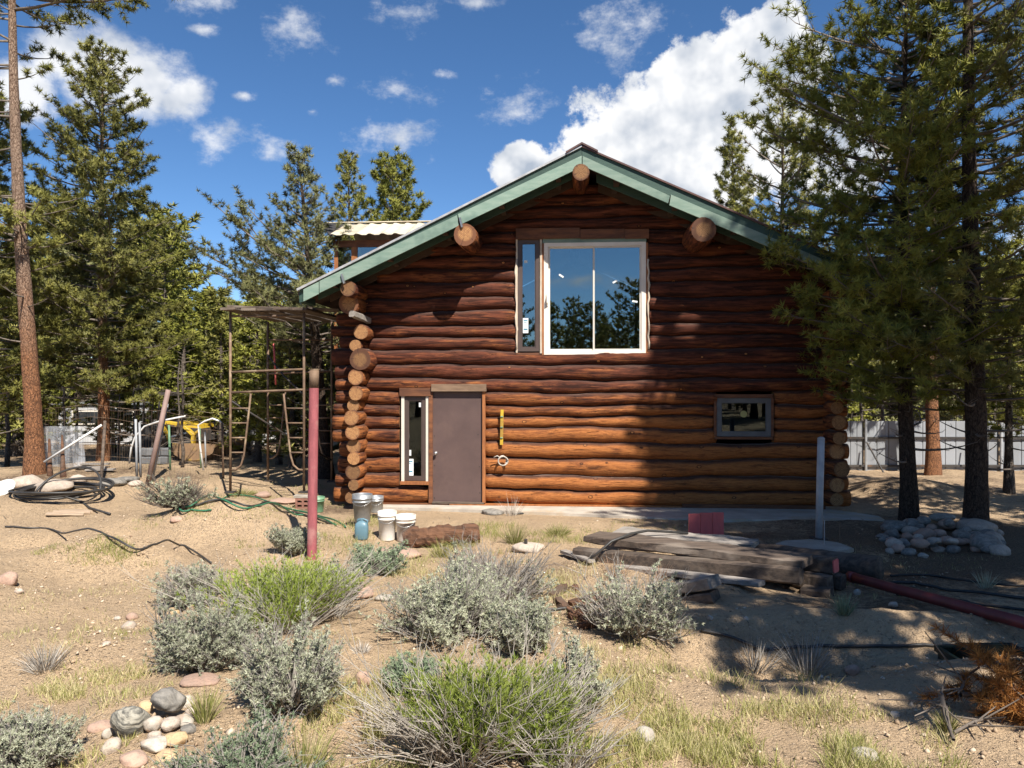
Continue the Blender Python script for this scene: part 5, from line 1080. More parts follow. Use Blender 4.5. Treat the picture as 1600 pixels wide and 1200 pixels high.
tussock(10, 720, 850, 120, 25, 'green grass tuft behind the rotten log', 'grass', 260)
tussock(11, 1540, 920, 40, 35, 'grey grass tuft in the shade by the red pipe', 'sage', 90)
tussock(12, 870, 835, 90, 24, 'green grass tuft near the apron in the sun', 'grass', 260)
tussock(13, 800, 806, 50, 42, 'dry twiggy weeds against the foot of the log wall', 'straw', 60)
tussock(14, 565, 1020, 50, 22, 'low dry weed on the bare sandy strip', 'straw', 70)
tussock(15, 1480, 1140, 50, 38, 'bright grass tuft under the dead orange bough', 'grass', 140)
tussock(16, 690, 870, 60, 34, 'green grass tuft in front of the rotten log', 'grass', 170)
tussock(17, 380, 772, 90, 14, 'mat of green grass at the foot of the scaffold', 'grass', 420)
tussock(18, 470, 1215, 150, 95, 'thin straw grass at the bottom edge left of the bright bush', 'grass', 220)
# thin ground cover: blades nobody could count
def field(name, specs, seed):
    rng = np.random.default_rng(seed); Bs=[];Hs=[];Ts=[]
    for px, py, rx, ry, n, h, tm in specs:
        p, s = at(px, py); q = G(px, py-ry); ryw = max(0.12, q.y-p.y); a = rng.random(n)*6.28; r = np.sqrt(rng.random(n))
        x = p.x+np.cos(a)*r*rx/s; y = p.y+np.sin(a)*r*ryw
        keep = fbm(x*3.4, y*3.4, seed, 3) > 0.42+0.24*rng.random(n); x = x[keep]; y = y[keep]; m = len(x)
        Bs.append(np.stack([x, y, gz(x, y)-0.005], 1)); Hs.append(h*(0.5+0.8*rng.random(m))); Ts.append(np.clip(tm+0.1+rng.normal(size=m)*0.28, 0, 1))
    B = np.concatenate(Bs); h = np.concatenate(Hs); t = np.concatenate(Ts); n = len(B)
    D = unit(np.concatenate([rng.normal(size=(n, 2))*0.42, np.ones((n, 1))], 1)); Sd = unit(np.cross(D, rng.normal(size=(n, 3))))*0.0021
    M = B+D*h[:, None]*0.55; E = B+D*h[:, None]; E[:, :2] += rng.normal(size=(n, 2))*0.15*h[:, None]
    V = np.stack([B-Sd, B+Sd, M+Sd*0.8, M-Sd*0.8, E], 1).reshape(-1, 3); b = (np.arange(n)*5)[:, None]
    Fc = np.concatenate([b+np.array([[0,1,2]]), b+np.array([[0,2,3]]), b+np.array([[3,2,4]])], 0)
    o = link(name, np_mesh(name, V, Fc, np.repeat(t, 5)), MAT['grass']); o['kind'] = 'stuff'; return o
field('grass', [(1200,1110,150,60,2600,0.10,0.68),(1290,1160,130,60,2600,0.10,0.62),(1050,1060,110,50,2800,0.08,0.6),(1340,1190,160,30,2600,0.10,0.4),(980,1120,90,60,2200,0.07,0.6),
   (560,1120,80,60,2200,0.09,0.6),(600,1180,120,40,2600,0.10,0.6),(140,1090,130,40,2600,0.06,0.7),(160,1015,90,30,900,0.05,0.5),(130,858,80,18,1800,0.06,0.35),(190,872,60,12,900,0.06,0.35),
   (120,960,110,50,1500,0.05,0.85),(80,1000,80,30,1200,0.07,0.8),(200,1040,60,30,900,0.05,0.8),(60,1110,60,40,1500,0.08,0.75),(560,1160,60,60,1800,0.09,0.8),(950,1060,60,40,1600,0.08,0.8),(1420,1150,60,40,900,0.07,0.7),(380,800,80,12,700,0.05,0.5),(1010,820,60,8,500,0.06,0.5),(640,990,40,60,300,0.05,0.8),(1060,1180,90,20,1500,0.09,0.7),
   (375,852,40,8,600,0.06,0.3),(560,830,70,22,3400,0.10,0.42),(760,842,90,22,3600,0.10,0.38),(900,842,70,16,1800,0.09,0.45),(880,905,90,40,3200,0.09,0.75),(850,940,60,40,1800,0.08,0.8),
   (430,790,110,14,2200,0.07,0.4),(700,890,120,20,2600,0.10,0.6),(1120,1170,120,40,2400,0.07,0.55),(940,1190,120,30,2000,0.09,0.55),(280,800,80,10,900,0.05,0.45),(220,1180,120,30,900,0.06,0.6),
   (460,765,60,8,700,0.06,0.35),(560,960,40,60,300,0.05,0.7),(1100,990,60,20,500,0.06,0.6),(1420,870,140,20,600,0.05,0.7),(1350,920,60,20,500,0.06,0.6),(330,740,120,10,900,0.06,0.5)], 91)
# gravel and pine litter bits
def gravel():
    rng = np.random.default_rng(17); n = 46000
    ico = np.array([(1,0,0),(0,1,0),(-1,0,0),(0,-1,0),(0.2,0.1,0.9),(0,0,-0.8)]); fc = np.array([(0,1,4),(1,2,4),(2,3,4),(3,0,4),(1,0,5),(2,1,5),(3,2,5),(0,3,5)])
    y = 2.6+10.5*rng.random(n)**1.5; x = (rng.random(n)*2-1)*(y*0.78+0.5); s = 0.0035+0.019*rng.random(n)**5
    s = np.where(rng.random(n) < 0.012, s+0.02*rng.random(n), s)
    keep = (fbm(x*0.7, y*0.7, 31, 3) > 0.38+0.2*rng.random(n)) & ~((y > 11.5) & (x > -3.2)); x = x[keep]; y = y[keep]; s = s[keep]; n = len(x)
    sc = s[:, None, None]*(0.7+0.6*rng.random((n, 1, 3)))*(1+0.22*rng.normal(size=(n, 6, 1))); sc[:, :, 2] *= 0.7
    V = ico[None]*sc+np.stack([x, y, gz(x, y)+s*0.2], 1)[:, None]; Fc = fc[None]+(np.arange(n)*6)[:, None, None]
    m, N, L, B = newmat('gravel_stones'); g = NG(m); t = g.attr('tone')
    c = g.mix(g.step(t, 0, 0.5), (0.27, 0.185, 0.115), (0.46, 0.335, 0.215)); c = g.mix(g.step(t, 0.5, 1), c, (0.58, 0.47, 0.35)); L.new(c, B.inputs['Base Color']); B.inputs['Roughness'].default_value = 0.9
    o = link('gravel', np_mesh('gravel', V.reshape(-1, 3), Fc.reshape(-1, 3), np.repeat(rng.random(n), 6)), m); o['kind'] = 'stuff'
gravel()
def sticks():
    rng = np.random.default_rng(23); n = 900; y = 2.8+9.5*rng.random(n)**1.2; x = (rng.random(n)*2-1)*(y*0.75+0.3)
    w = litter(x, y)+0.12; keep = rng.random(n) < w; x = x[keep]; y = y[keep]; n = len(x); a = rng.random(n)*6.28; l = 0.03+0.14*rng.random(n)**2
    x2 = x+np.cos(a)*l; y2 = y+np.sin(a)*l; P0 = np.stack([x, y, gz(x, y)+0.006], 1); P1 = np.stack([x2, y2, gz(x2, y2)+0.008+0.02*rng.random(n)], 1)
    V, Fc = segs(P0, P1, np.full(n, 0.0035), np.full(n, 0.002), 3); o = link('fallen_twigs', np_mesh('fallen_twigs', V, Fc), MAT['twig']); o['kind'] = 'stuff'
sticks()

# ------------------------------------------------------------------ stones
import bmesh
from mathutils import noise as mnoise
def rock_mb(seed, rx, ry, rz, ang=0.5, sub=3):
    r = random.Random(seed); bm = bmesh.new(); bmesh.ops.create_icosphere(bm, subdivisions=sub, radius=1.0)
    off = Vector((r.uniform(-50, 50), r.uniform(-50, 50), r.uniform(-50, 50)))
    planes = [(Vector((r.gauss(0,1), r.gauss(0,1), r.gauss(0,1))).normalized(), r.uniform(0.72, 0.95)) for _ in range(int(14*ang)+2)]
    mb = MB(); vs = []
    for v in bm.verts:
        p = v.co*(1+0.26*mnoise.noise(v.co*1.1+off)+0.09*mnoise.noise(v.co*3.2+off)+0.03*mnoise.noise(v.co*8+off))
        for nrm, dd in planes:
            e = p.dot(nrm)-dd
            if e > 0: p = p-nrm*e*0.85
        vs.append((p.x*rx, p.y*ry, p.z*rz))
    mb.add(vs, [[v.index for v in f.verts] for f in bm.faces]); bm.free(); return mb
def rock(seed, px, py, rx, rz, mat, label, group=None, name='stone', lift=0.0, ang=0.4, d=None, flat=None, rot=None, sub=3):
    """stone centred on photo pixel (px,py), half width rx and half height rz in pixels, resting at its ground depth"""
    p = G(px, py+rz*0.8) if d is None else P(px, py, d); s = FPX/p.y
    a = rx/s; c = (rz/s) if flat is None else flat; b = a*0.85; mb = rock_mb(seed, a, b, c, ang, sub); o = link(name, mb.mesh(name, True), MAT[mat], None, (p.x, p.y+b*0.35, p.z+c*0.48+lift)); o.rotation_euler = rot or (0, 0, rnd.uniform(-0.4, 0.4))
    return tag(o, label, 'stone', group)
GP = 'stones of the small pile in the left foreground'
for i, (px, py, rx, rz, mt, lb, lf) in enumerate([
  (200,1131,28,27,'banded','large banded grey stone tilted up in the small foreground pile',0.03),(261,1108,26,19,'greystone','smooth dark grey stone with an ochre spot at the top of the foreground pile',0.05),
  (225,1105,14,12,'ochrestone','cream stone half hidden behind the banded one',0.0),(290,1096,14,13,'whitestone','white stone behind the smooth dark grey one',0.0),
  (237,1135,14,14,'whitestone','pinkish white stone right of the banded stone',0.02),(264,1137,15,11,'granite','mottled tan stone in the middle of the foreground pile',0.02),
  (285,1126,17,10,'whitestone','white stone below the smooth dark grey stone',0.0),(292,1143,13,10,'greystone','small blue grey stone at the right side of the foreground pile',0.0),
  (273,1155,19,11,'ochrestone','ochre stone low at the right of the foreground pile',0.0),(239,1166,24,11,'whitestone','white stone with a brown streak at the front of the foreground pile',0.0),
  (172,1168,17,16,'granite','pale grey stone at the lower left of the foreground pile',0.0),(166,1146,9,10,'whitestone','small white stone touching the banded stone on its left',0.0),
  (156,1130,20,10,'pinkstone','flat pink stone half buried left of the banded stone',-0.02),(208,1181,22,15,'pinkstone','pinkish grey stone at the bottom of the foreground pile',-0.02),
  (240,1150,12,8,'granite','small pale stone wedged in the middle of the foreground pile',0.0),(258,1180,24,12,'ochrestone','flat tan stone at the bottom right of the foreground pile',-0.02),
  (300,1112,11,8,'granite','small pale stone by the grass tussock of the foreground pile',0.0)]):
    rock(700+i, px, py, rx, rz, mt, lb, GP, lift=lf, ang=0.35 if i < 2 else 0.8, rot=(0.5, 0.35, 0.3) if i == 0 else None, sub=4 if i < 2 else 3)
p = bpy.data.objects['stone.001']; sp = rock_mb(77, 0.026, 0.012, 0.022, 0.2, 2); o = link('ochre_spot', sp.mesh('ochre_spot', True), MAT['ochrestone'], p, (0.012, -0.058, 0.006))
for i, (px, py, rx, rz, mt, lb) in enumerate([
  (310,1065,32,5,'pinkstone','thin flat slab lying right above the foreground stone pile'),(35,752,26,13,'granite','big pale boulder left of the coiled black pipe'),(78,757,28,13,'granite','big pinkish boulder inside the coiled black pipe'),
  (120,748,15,10,'granite','pale boulder right behind the coiled black pipe'),(172,752,22,8,'greystone','flat grey stone right of the boulders'),(196,748,18,6,'greystone','flat grey stone at the foot of the leaning pole'),
  (210,755,12,6,'granite','small pale stone before the leaning pole'),(567,1060,14,16,'pinkstone','upright pinkish stone on the bare sandy strip'),(1007,1149,18,16,'whitestone','angular white stone in the lower middle of the yard'),
  (1354,1180,20,14,'whitestone','white stone at the bottom edge in the right grass'),(1110,966,5,4,'whitestone','little white stone beside the timber blocks'),(1333,1046,12,9,'pinkstone','brownish stone on the right rim of the pit'),
  (617,866,38,8,'pinkstone','flat pink slab below the rotten log'),(557,926,28,9,'pinkstone','flat pinkish slab right of the tall green bush'),(602,934,16,6,'whitestone','white stone by the flat pinkish slab'),
  (10,903,15,13,'pinkstone','brown angular rock at the left edge on the sand berm'),(29,924,7,5,'granite','small tan stone below the brown rock at the left edge'),(275,812,10,6,'pinkstone','small pink stone at the end of the green hose'),
  (200,977,11,7,'granite','small pale stone left of the sagebrush on the sand'),(183,966,6,4,'whitestone','tiny white stone in the left sand'),(165,1006,7,4,'granite','small flat stone in the left sand'),(205,963,9,8,'pinkstone','rounded pinkish stone touching the left sagebrush'),
  (268,956,12,8,'ochrestone','ochre stone between the two left sagebrushes'),(1166,968,5,4,'granite','small stone on the bank below the timber stack'),(1340,925,6,6,'whitestone','small pale stone right of the timber ends'),(1397,945,8,5,'granite','pale stone in the shade beside the red pipe'),
  (1400,1118,8,5,'whitestone','small white stone left of the dead orange bough'),(770,800,20,5,'greystone','dark stones against the foot of the log wall'),(410,773,14,5,'pinkstone','flat pink stone under the scaffold'),(440,783,26,4,'pinkstone','flat slab lying before the right scaffold leg')]):
    rock(740+i, px, py, rx, rz, mt, lb, None, ang=0.7, name='boulder' if 0 < i < 4 else 'stone')
# heap of cobbles at the foot of the two pines
rr = random.Random(44); GH = 'cobbles of the rock heap by the two pines'
big = [(1542,846,24,20,'greystone','largest grey boulder at the right front of the rock heap'),(1530,826,32,13,'granite','broad pale boulder on top of the right end of the rock heap'),(1564,859,16,11,'granite','pale stone at the far right tip of the rock heap'),
  (1402,824,19,9,'greystone','flat grey slab on top of the left end of the rock heap'),(1428,828,12,8,'granite','pale stone beside the flat slab on the rock heap'),(1476,812,20,6,'whitestone','bright sunlit stone at the back of the rock heap'),(1443,868,8,5,'whitestone','small white stone at the front edge of the rock heap'),(1470,858,13,6,'granite','pale flat stone low in the middle of the rock heap'),
  (1486,846,16,7,'granite','long pale stone in the middle of the rock heap'),(1380,838,12,4,'greystone','thin dark slab at the left tip of the rock heap')]
for i, (px, py, rx, rz, mt, lb) in enumerate(big): rock(800+i, px, py, rx, rz, mt, lb, GH, ang=0.5, lift=0.05 if i in (1, 3, 5) else 0.0)
for i in range(60):
    t = rr.random(); px = 1385+t*180+rr.uniform(-6, 6); py = rr.uniform(822, 862); r = rr.uniform(8, 16)
    rock(820+i, px, py, r, r*rr.uniform(0.5, 0.75), rr.choice(['greystone','greystone','granite','pinkstone']), 'grey cobble among many in the rock heap by the two pines', GH, ang=0.5, lift=rr.uniform(0, 0.14)*math.sin(PI*t), sub=2)
# ------------------------------------------------------------------ yard things
def GS(px, py):
    """ray of a photo pixel met with the ground's broad shape, small bumps left out"""
    ds = np.arange(2.2, 40, 0.02); X = (px-CX)/FPX*ds; Z = CAMZ-(py-CY)/FPX*ds
    i = np.nonzero(Z <= gz(X, ds, False))[0]; i = i[0] if len(i) else len(ds)-1; return Vector((float(X[i]), float(ds[i]), 0))
def path_on_ground(pix, lift=0.012, n=10, wob=0.0):
    """smooth line through photo pixels laid on the ground, spanning its small hollows"""
    c = [GS(a, b) for a, b in pix]; out = []
    for i in range(len(c)-1):
        p0, p1, p2, p3 = c[max(0, i-1)], c[i], c[i+1], c[min(len(c)-1, i+2)]
        for k in range(n):
            t = k/n; out.append(0.5*((2*p1)+(p2-p0)*t+(2*p0-5*p1+4*p2-p3)*t*t+(3*p1-p0-3*p2+p3)*t**3))
    out.append(c[-1]); z = np.array([gzs(q.x, q.y) for q in out]); m = len(z)
    hi = np.array([z[max(0, i-3):i+4].max() for i in range(m)]); sm = np.array([hi[max(0, i-2):i+3].mean() for i in range(m)])
    for q, h, g_ in zip(out, sm, z): q.z = max(h-0.01, g_)+lift
    return out
def hose(name, pix, r, mat, label, cat='hose', group=None, **kw):
    pts = path_on_ground(pix, r+0.004, **kw); return solo(name, MB().tube(pts, r, 7), MAT[mat], label, cat, group, True, pts[0])
# red steel post
b = G(487, 874); t = thing('red_post', 'tall upright faded red steel pipe post in the middle of the yard', 'post', b); top = P(491, 578, b.y)
part('pipe', MB().tube([b-Vector((0,0,0.15)), b.lerp(top, 0.5), b.lerp(top, 0.905)], [0.059, 0.059, 0.0585], 18, False), MAT['redpaint'], t, True)
part('rusty_top', MB().tube([b.lerp(top, 0.905), top], 0.0592, 18), MAT['rust'], t, True)
part('cap', MB().tube([top-Vector((0,0,0.0)), top+Vector((0,0,0.012))], 0.062, 18), MAT['rust'], t)
# grey steel pole on its concrete pad
b = G(1279, 846); t = thing('steel_pole', 'upright grey steel pole standing before the right end of the wall', 'pole', b); top = P(1283, 686, b.y)
part('pipe', MB().tube([b-Vector((0,0,0.1)), b.lerp(top, 0.5), top], 0.047, 16), MAT['greypipe'], t, True); part('cap', MB().tube([top, top+Vector((0,0,0.015)), top+Vector((0,0,0.03))], [0.05, 0.045, 0.02], 16), MAT['greypipe'], t, True)
part('base_plate', MB().box(b.x-0.09, b.x+0.09, b.y-0.09, b.y+0.09, b.z-0.02, b.z+0.05), MAT['darkmetal'], t)
c = G(1272, 858); mb = MB(); q = random.Random(3); n = 14; ring = [(0.47*math.cos(2*PI*i/n)*q.uniform(0.85, 1.1), 0.36*math.sin(2*PI*i/n)*q.uniform(0.85, 1.1)) for i in range(n)]
mb.add([(c.x+x, c.y+y, c.z-0.1) for x, y in ring]+[(c.x+x, c.y+y, c.z+0.035) for x, y in ring]+[(c.x+x*0.9, c.y+y*0.9, c.z+0.055) for x, y in ring], [tuple(range(2*n, 3*n))]+[(k*n+i, k*n+(i+1)%n, (k+1)*n+(i+1)%n, (k+1)*n+i) for k in (0, 1) for i in range(n)])
solo('concrete_pad', mb, MAT['concrete'], 'rough concrete pad on the ground at the foot of the grey pole', 'concrete pad')
s1 = G(1288, 857); solo('stake', MB().tube([s1-Vector((0,0,0.05)), s1+Vector((0,0,0.36))], 0.008, 6), MAT['galv'], 'thin metal stake beside the grey pole', 'stake'); s1 = G(1312, 852); solo('stake', MB().tube([s1-Vector((0,0,0.05)), s1+Vector((0,0,0.30))], 0.006, 6), MAT['rust'], 'thin rusty stake right of the grey pole', 'stake')
# red boards
d = 9.9; t = thing('red_board_panel', 'salmon red panel of boards propped up behind the timber stack', 'board', P(1104, 842, d))
for i, (x0, x1, y0, y1) in enumerate([(1076.5,1094,803,837),(1094.6,1113,801.5,839),(1113.6,1131,801,842)]):
    mb = MB(); a, bb = P(x0, y0, d), P(x1, y1, d); mb.box(a.x, bb.x, d, d+0.03, bb.z-0.05, a.z); part('board', mb, MAT['redboard'], t)
part('batten', MB().beam(P(1078, 836, d-0.05), P(1131, 843, d-0.05), 0.04, 0.05), MAT['redboard'], t)
# buckets, can and jug by the door
def bucket(px, pyt, pyb, wt, wb, mats, label, name='bucket', d=None, handle=True, lid=False):
    b = G((px), pyb-1) if d is None else P(px, pyb, d); s = FPX/b.y; H = (pyb-pyt)/s; R1 = wt/2/s; R0 = wb/2/s; t = thing(name, label, 'bucket', b)
    mb = MB(); mb.lathe([(0,0.0),(R0*0.97,0),(R0,0.012),(R0+(R1-R0)*0.72,H*0.72),(R0+(R1-R0)*0.76+0.006,H*0.725),(R0+(R1-R0)*0.76+0.006,H*0.75),(R0+(R1-R0)*0.8,H*0.755),(R0+(R1-R0)*0.85,H*0.84),(R1*0.98+0.007,H*0.845),(R1*0.98+0.007,H*0.87),(R1,H*0.875),(R1+0.004,H),(R1-0.004,H),(R1-0.007,H*0.98),(R0-0.006,0.02),(0,0.018)], 24, b)
    part('body', mb, mats, t, True)
    if handle:
        pts = [b+Vector((R1*1.03*math.cos(a), -R1*1.05*math.sin(a)*0.9, H*0.86-0.10*math.sin(a))) for a in [PI*i/12 for i in range(13)]]; part('handle', MB().tube(pts, 0.003, 5), MAT['steel'], t, True)
    return t
bucket(605, 800, 845, 29, 24, MAT['whiteplastic'], 'clean white plastic bucket left of the rotten log'); bucket(634, 806, 846, 31, 27, MAT['mudplastic'], 'muddy white bucket half hidden behind the rotten log')
bucket(566, 772, 815, 31, 24, MAT['galv'], 'tall galvanised pail behind the blue jug', 'pail', 10.9); bucket(588, 775, 800, 22, 20, MAT['galv'], 'short grey metal pail beside the log wall', 'pail', 11.9)
b = G(565, 843); s = FPX/b.y; w, h, dp = 21/s, 31/s, 0.13; t = thing('jug', 'blue plastic jug with moulded handle standing before the pails', 'jug', b)
mb = MB(); secs = [(0,0.9),(0.02,1.0),(h*0.62,1.0),(h*0.80,0.86),(h*0.9,0.42),(h*0.93,0.25)]; n = 16; vs = []
for z, k in secs:
    for j in range(n):
        a = 2*PI*j/n; cx, cy = math.cos(a), math.sin(a); e = 0.55; vs.append((b.x+math.copysign(abs(cx)**e, cx)*w/2*k, b.y+math.copysign(abs(cy)**e, cy)*dp/2*k, b.z+z))
mb.add(vs, [(i*n+j, i*n+(j+1)%n, (i+1)*n+(j+1)%n, (i+1)*n+j) for i in range(len(secs)-1) for j in range(n)]+[tuple(range((len(secs)-1)*n, len(secs)*n))]); part('body', mb, MAT['blueplastic'], t, True)
part('handle', MB().tube([b+Vector((w*0.40,0,h*0.62)), b+Vector((w*0.42,0,h*0.93)), b+Vector((w*0.1,0,h*1.0)), b+Vector((-w*0.25,0,h*0.97)), b+Vector((-w*0.33,0,h*0.83))], 0.016, 8), MAT['blueplastic'], t, True)
part('cap', MB().tube([b+Vector((0,0,h*0.92)), b+Vector((0,0,h*1.0))], 0.024, 12), MAT['blueplastic'], t)
# rotten log
a = G(628, 856); bb = G(748, 850); a = Vector((a.x, a.y+0.12, a.z+0.10)); bb = Vector((bb.x, bb.y+0.10, bb.z+0.11)); q = random.Random(8); k = 22; pts = [a.lerp(bb, i/k)+Vector((0, 0, q.uniform(-0.008, 0.008))) for i in range(k+1)]
rs = [0.135*(1+0.12*math.sin(i*0.7)+q.uniform(-0.06, 0.06))*(0.62 if i == 0 else 0.86 if i == 1 else 0.8 if i == k else 1) for i in range(k+1)]
solo('rotten_log', MB().tube(pts, rs, 16, jit=0.10, rg=q), MAT['rotwood'], 'short rotten brown log lying in front of the buckets', 'log', smooth=False)
# white slab with a black stub
t = thing('concrete_slab', 'small pale concrete slab with a black stub beside the timber stack', 'slab', G(827, 862)); o = t.location
mb = rock_mb(5, 0.24, 0.17, 0.07, 0.9); mb.v = [(o.x+x, o.y+0.1+y, o.z+0.03+z) for x, y, z in mb.v]; part('slab', mb, MAT['granite'], t, True); part('stub', MB().tube([o+Vector((-0.04,0.05,0.06)), o+Vector((-0.045,0.04,0.15))], 0.022, 8), MAT['blackhose'], t)
# timber stack
GT = 'timbers of the stack in front of the house'
def timber(name, p0, p1, w, h, mat, label, kind='timber', round_=False, jit=0.006, seg=14):
    q = random.Random(hash(label) % 1000); p0, p1 = Vector(p0), Vector(p1)
    if round_:
        k = 18; pts = [p0.lerp(p1, i/k) for i in range(k+1)]; mb = MB().tube(pts, [w/2*(1+q.uniform(-0.03, 0.03)) for _ in pts], 16, jit=0.02, rg=q)
    else: mb = MB().beam(p0, p1, w, h, (0,0,1), seg, jit, q)
    return solo(name, mb, MAT[mat], label, kind, GT, round_)
timber('squared_beam', P(900,866,9.0), P(1252,899,7.45), 0.17, 0.165, 'oldwood', 'long squared beam at the front of the timber stack with a pale sawn end', 'beam')
timber('slab_plank', P(925,838,9.15), P(1262,878,7.6), 0.40, 0.085, 'oldwood', 'broad weathered slab lying on top of the front beam', 'plank', jit=0.012)
timber('slab_plank', P(965,831,9.7), P(1180,850,8.8), 0.42, 0.06, 'greywood', 'wide grey slab on top at the back left of the timber stack', 'plank', jit=0.012)
t = timber('squared_beam', P(1090,858,8.9), P(1305,884,7.75), 0.17, 0.17, 'oldwood', 'squared beam with a red painted end in the middle of the timber stack', 'beam')
e0, e1 = P(1090,858,8.9), P(1305,884,7.75); dr = (e1-e0).normalized(); mb = MB().beam(e1+dr*0.001, e1+dr*0.012, 0.135, 0.135, (0,0,1), 1, 0, rnd); o = link('painted_end', mb.mesh('painted_end', False, tuple(t.location)), MAT['redboard'], t)
timber('round_log', P(1160,862,9.3), P(1374,889,8.1), 0.275, 0, 'oldwood', 'round dark log at the back of the timber stack, its end facing right', 'log', True)
timber('squared_beam', P(1225,900,7.9), P(1297,912,7.55), 0.16, 0.155, 'oldwood', 'short beam stub under the right end of the stack', 'beam'); timber('squared_beam', P(1262,898,8.0), P(1318,910,7.72), 0.14, 0.16, 'oldwood', 'rightmost short beam stub with a pale end under the stack', 'beam')
timber('plank', P(968,885,8.55), P(1190,912,7.35), 0.16, 0.045, 'greywood', 'thin grey plank below the front beam of the timber stack', 'plank', jit=0.004)
for i, (a, bb, w, h, lb) in enumerate([((1052,942,7.35),(1118,930,7.1),0.22,0.10,'lower timber block of the pair propping the stack'),((1046,922,7.45),(1116,908,7.1),0.23,0.10,'upper timber block of the pair propping the stack')]): timber('timber_block', P(*a), P(*bb), w, h, 'greywood' if i else 'oldwood', lb, 'block', seg=3)
timber('timber_block', P(925,874,8.95), P(962,880,8.75), 0.3, 0.12, 'oldwood', 'dark block under the left end of the timber stack', 'block', seg=3); timber('timber_block', P(1255,926,7.6), P(1300,930,7.45), 0.25, 0.14, 'oldwood', 'dark block low under the right end of the timber stack', 'block', seg=3)
timber('plank', G(880,868)+Vector((0,0,0.05)), G(925,884)+Vector((0,0,0.05)), 0.09, 0.03, 'greywood', 'short grey stick lying left of the timber stack', 'plank', seg=3)
solo('strap', MB().tube([G(912,882)+Vector((0,0,0.02)), P(932,866,8.6), P(955,846,8.65), P(985,834,8.8), P(1012,829,9.2), P(1075,833,9.3)], 0.016, 7), MAT['blackhose'], 'black hose bent over the left end of the timber stack', 'hose', smooth=True)
q = random.Random(12)
for i in range(9):
    p = G(q.uniform(862, 930), q.uniform(925, 985)); a = q.uniform(0, 3.1); l = q.uniform(0.06, 0.16); v = Vector((math.cos(a)*l, math.sin(a)*l, 0.02)); solo('wood_chunk', MB().beam(p-v+Vector((0,0,0.03)), p+v+Vector((0,0,0.03)), q.uniform(0.05, 0.11), 0.05, (0,0,1), 4, 0.012, q), MAT['rotwood'], 'crumbling brown wood chunk on the ground left of the greyish sagebrush', 'wood', 'rotten wood chunks in the middle of the yard')
# red pipe lying on the right
a = P(1328, 914, 7.9); bb = G(1640, 1022); bb.z += 0.06; t = thing('red_pipe', 'long dark red steel pipe lying on the ground from the timbers to the right edge', 'pipe', a)
up = max(0, max(gzs(a.x+(bb.x-a.x)*f/20, a.y+(bb.y-a.y)*f/20)+0.045-(a.z+(bb.z-a.z)*f/20) for f in range(21))); a.z += up*0.7; bb.z += up
part('pipe', MB().tube([a+(bb-a)*(i/8) for i in range(9)], 0.052, 18), MAT['darkredpaint'], t, True); part('collar', MB().tube([a-(bb-a)*0.004, a+(bb-a)*0.03], 0.057, 18), MAT['darkredpaint'], t, True)
# hoses
hose('black_pipe', [(1095,990),(1170,1014),(1230,1020),(1310,1017),(1420,1022),(1500,1018),(1620,1022)], 0.014, 'blackhose', 'black poly pipe running across the pit to the right edge', 'pipe')
hose('black_pipe', [(1385,906),(1440,912),(1500,922),(1620,942)], 0.016, 'blackhose', 'black pipe in the shade just above the red pipe', 'pipe'); hose('black_pipe', [(1400,926),(1470,934),(1540,948),(1640,962)], 0.014, 'blackhose', 'black pipe in the shade crossing close along the red pipe', 'pipe')
hose('black_pipe', [(1390,892),(1460,897),(1560,917),(1640,925)], 0.012, 'blackhose', 'black pipe farthest back in the shade right of the timbers', 'pipe'); hose('black_pipe', [(815,950),(860,953),(905,948),(925,938)], 0.015, 'blackhose', 'black pipe behind the wide sagebrush in the middle', 'pipe')
hose('black_pipe', [(8,820),(40,822),(90,830),(176,846),(240,853),(285,858),(330,886)], 0.012, 'blackhose', 'thin black pipe wandering over the left sand', 'pipe'); hose('black_pipe', [(800,805),(860,802),(930,806),(985,810)], 0.014, 'blackhose', 'black pipe on the concrete apron before the wall', 'pipe')
hose('green_hose', [(330,806),(300,808),(278,803),(276,793),(300,783),(340,783),(400,790),(470,806),(525,826)], 0.013, 'greenhose', 'green garden hose over the sand mound ending near the red post', 'hose'); hose('green_hose', [(285,800),(310,790),(350,780),(390,778),(440,792),(500,808),(540,828)], 0.013, 'greenhose', 'second green garden hose lying closest to the scaffold', 'hose')
hose('black_pipe', [(280,806),(312,798),(344,788),(400,789),(450,800),(520,820)], 0.015, 'blackhose', 'black pipe lying among the green hoses', 'pipe')
c = G(96, 775); mb = MB(); q = random.Random(6)
for k in range(6):
    r = 0.52+0.04*k; tilt = 0.85 if k == 0 else q.uniform(0.02, 0.10); cx, cy = q.uniform(-0.12, 0.12), q.uniform(-0.05, 0.05)
    pts = [c+Vector((cx+r*math.cos(a), cy+r*math.sin(a)*(math.cos(tilt)), 0.03+0.022*k+max(0, r*math.sin(a))*math.sin(tilt)+0.02*math.sin(2*a+k))) for a in [2*PI*i/36 for i in range(37)]]; mb.tube(pts, 0.019, 7)
e = c+Vector((0.35,-0.45,0.05)); mb.tube([c+Vector((0.2,-0.5,0.06)), e, G(128,786)+Vector((0,0,0.02)), G(140,796)+Vector((0,0,0.02)), G(172,806)+Vector((0,0,0.02))], 0.018, 7); solo('pipe_coil', mb, MAT['blackhose'], 'coil of thick black poly pipe lying before the pale boulders', 'pipe coil', smooth=True)
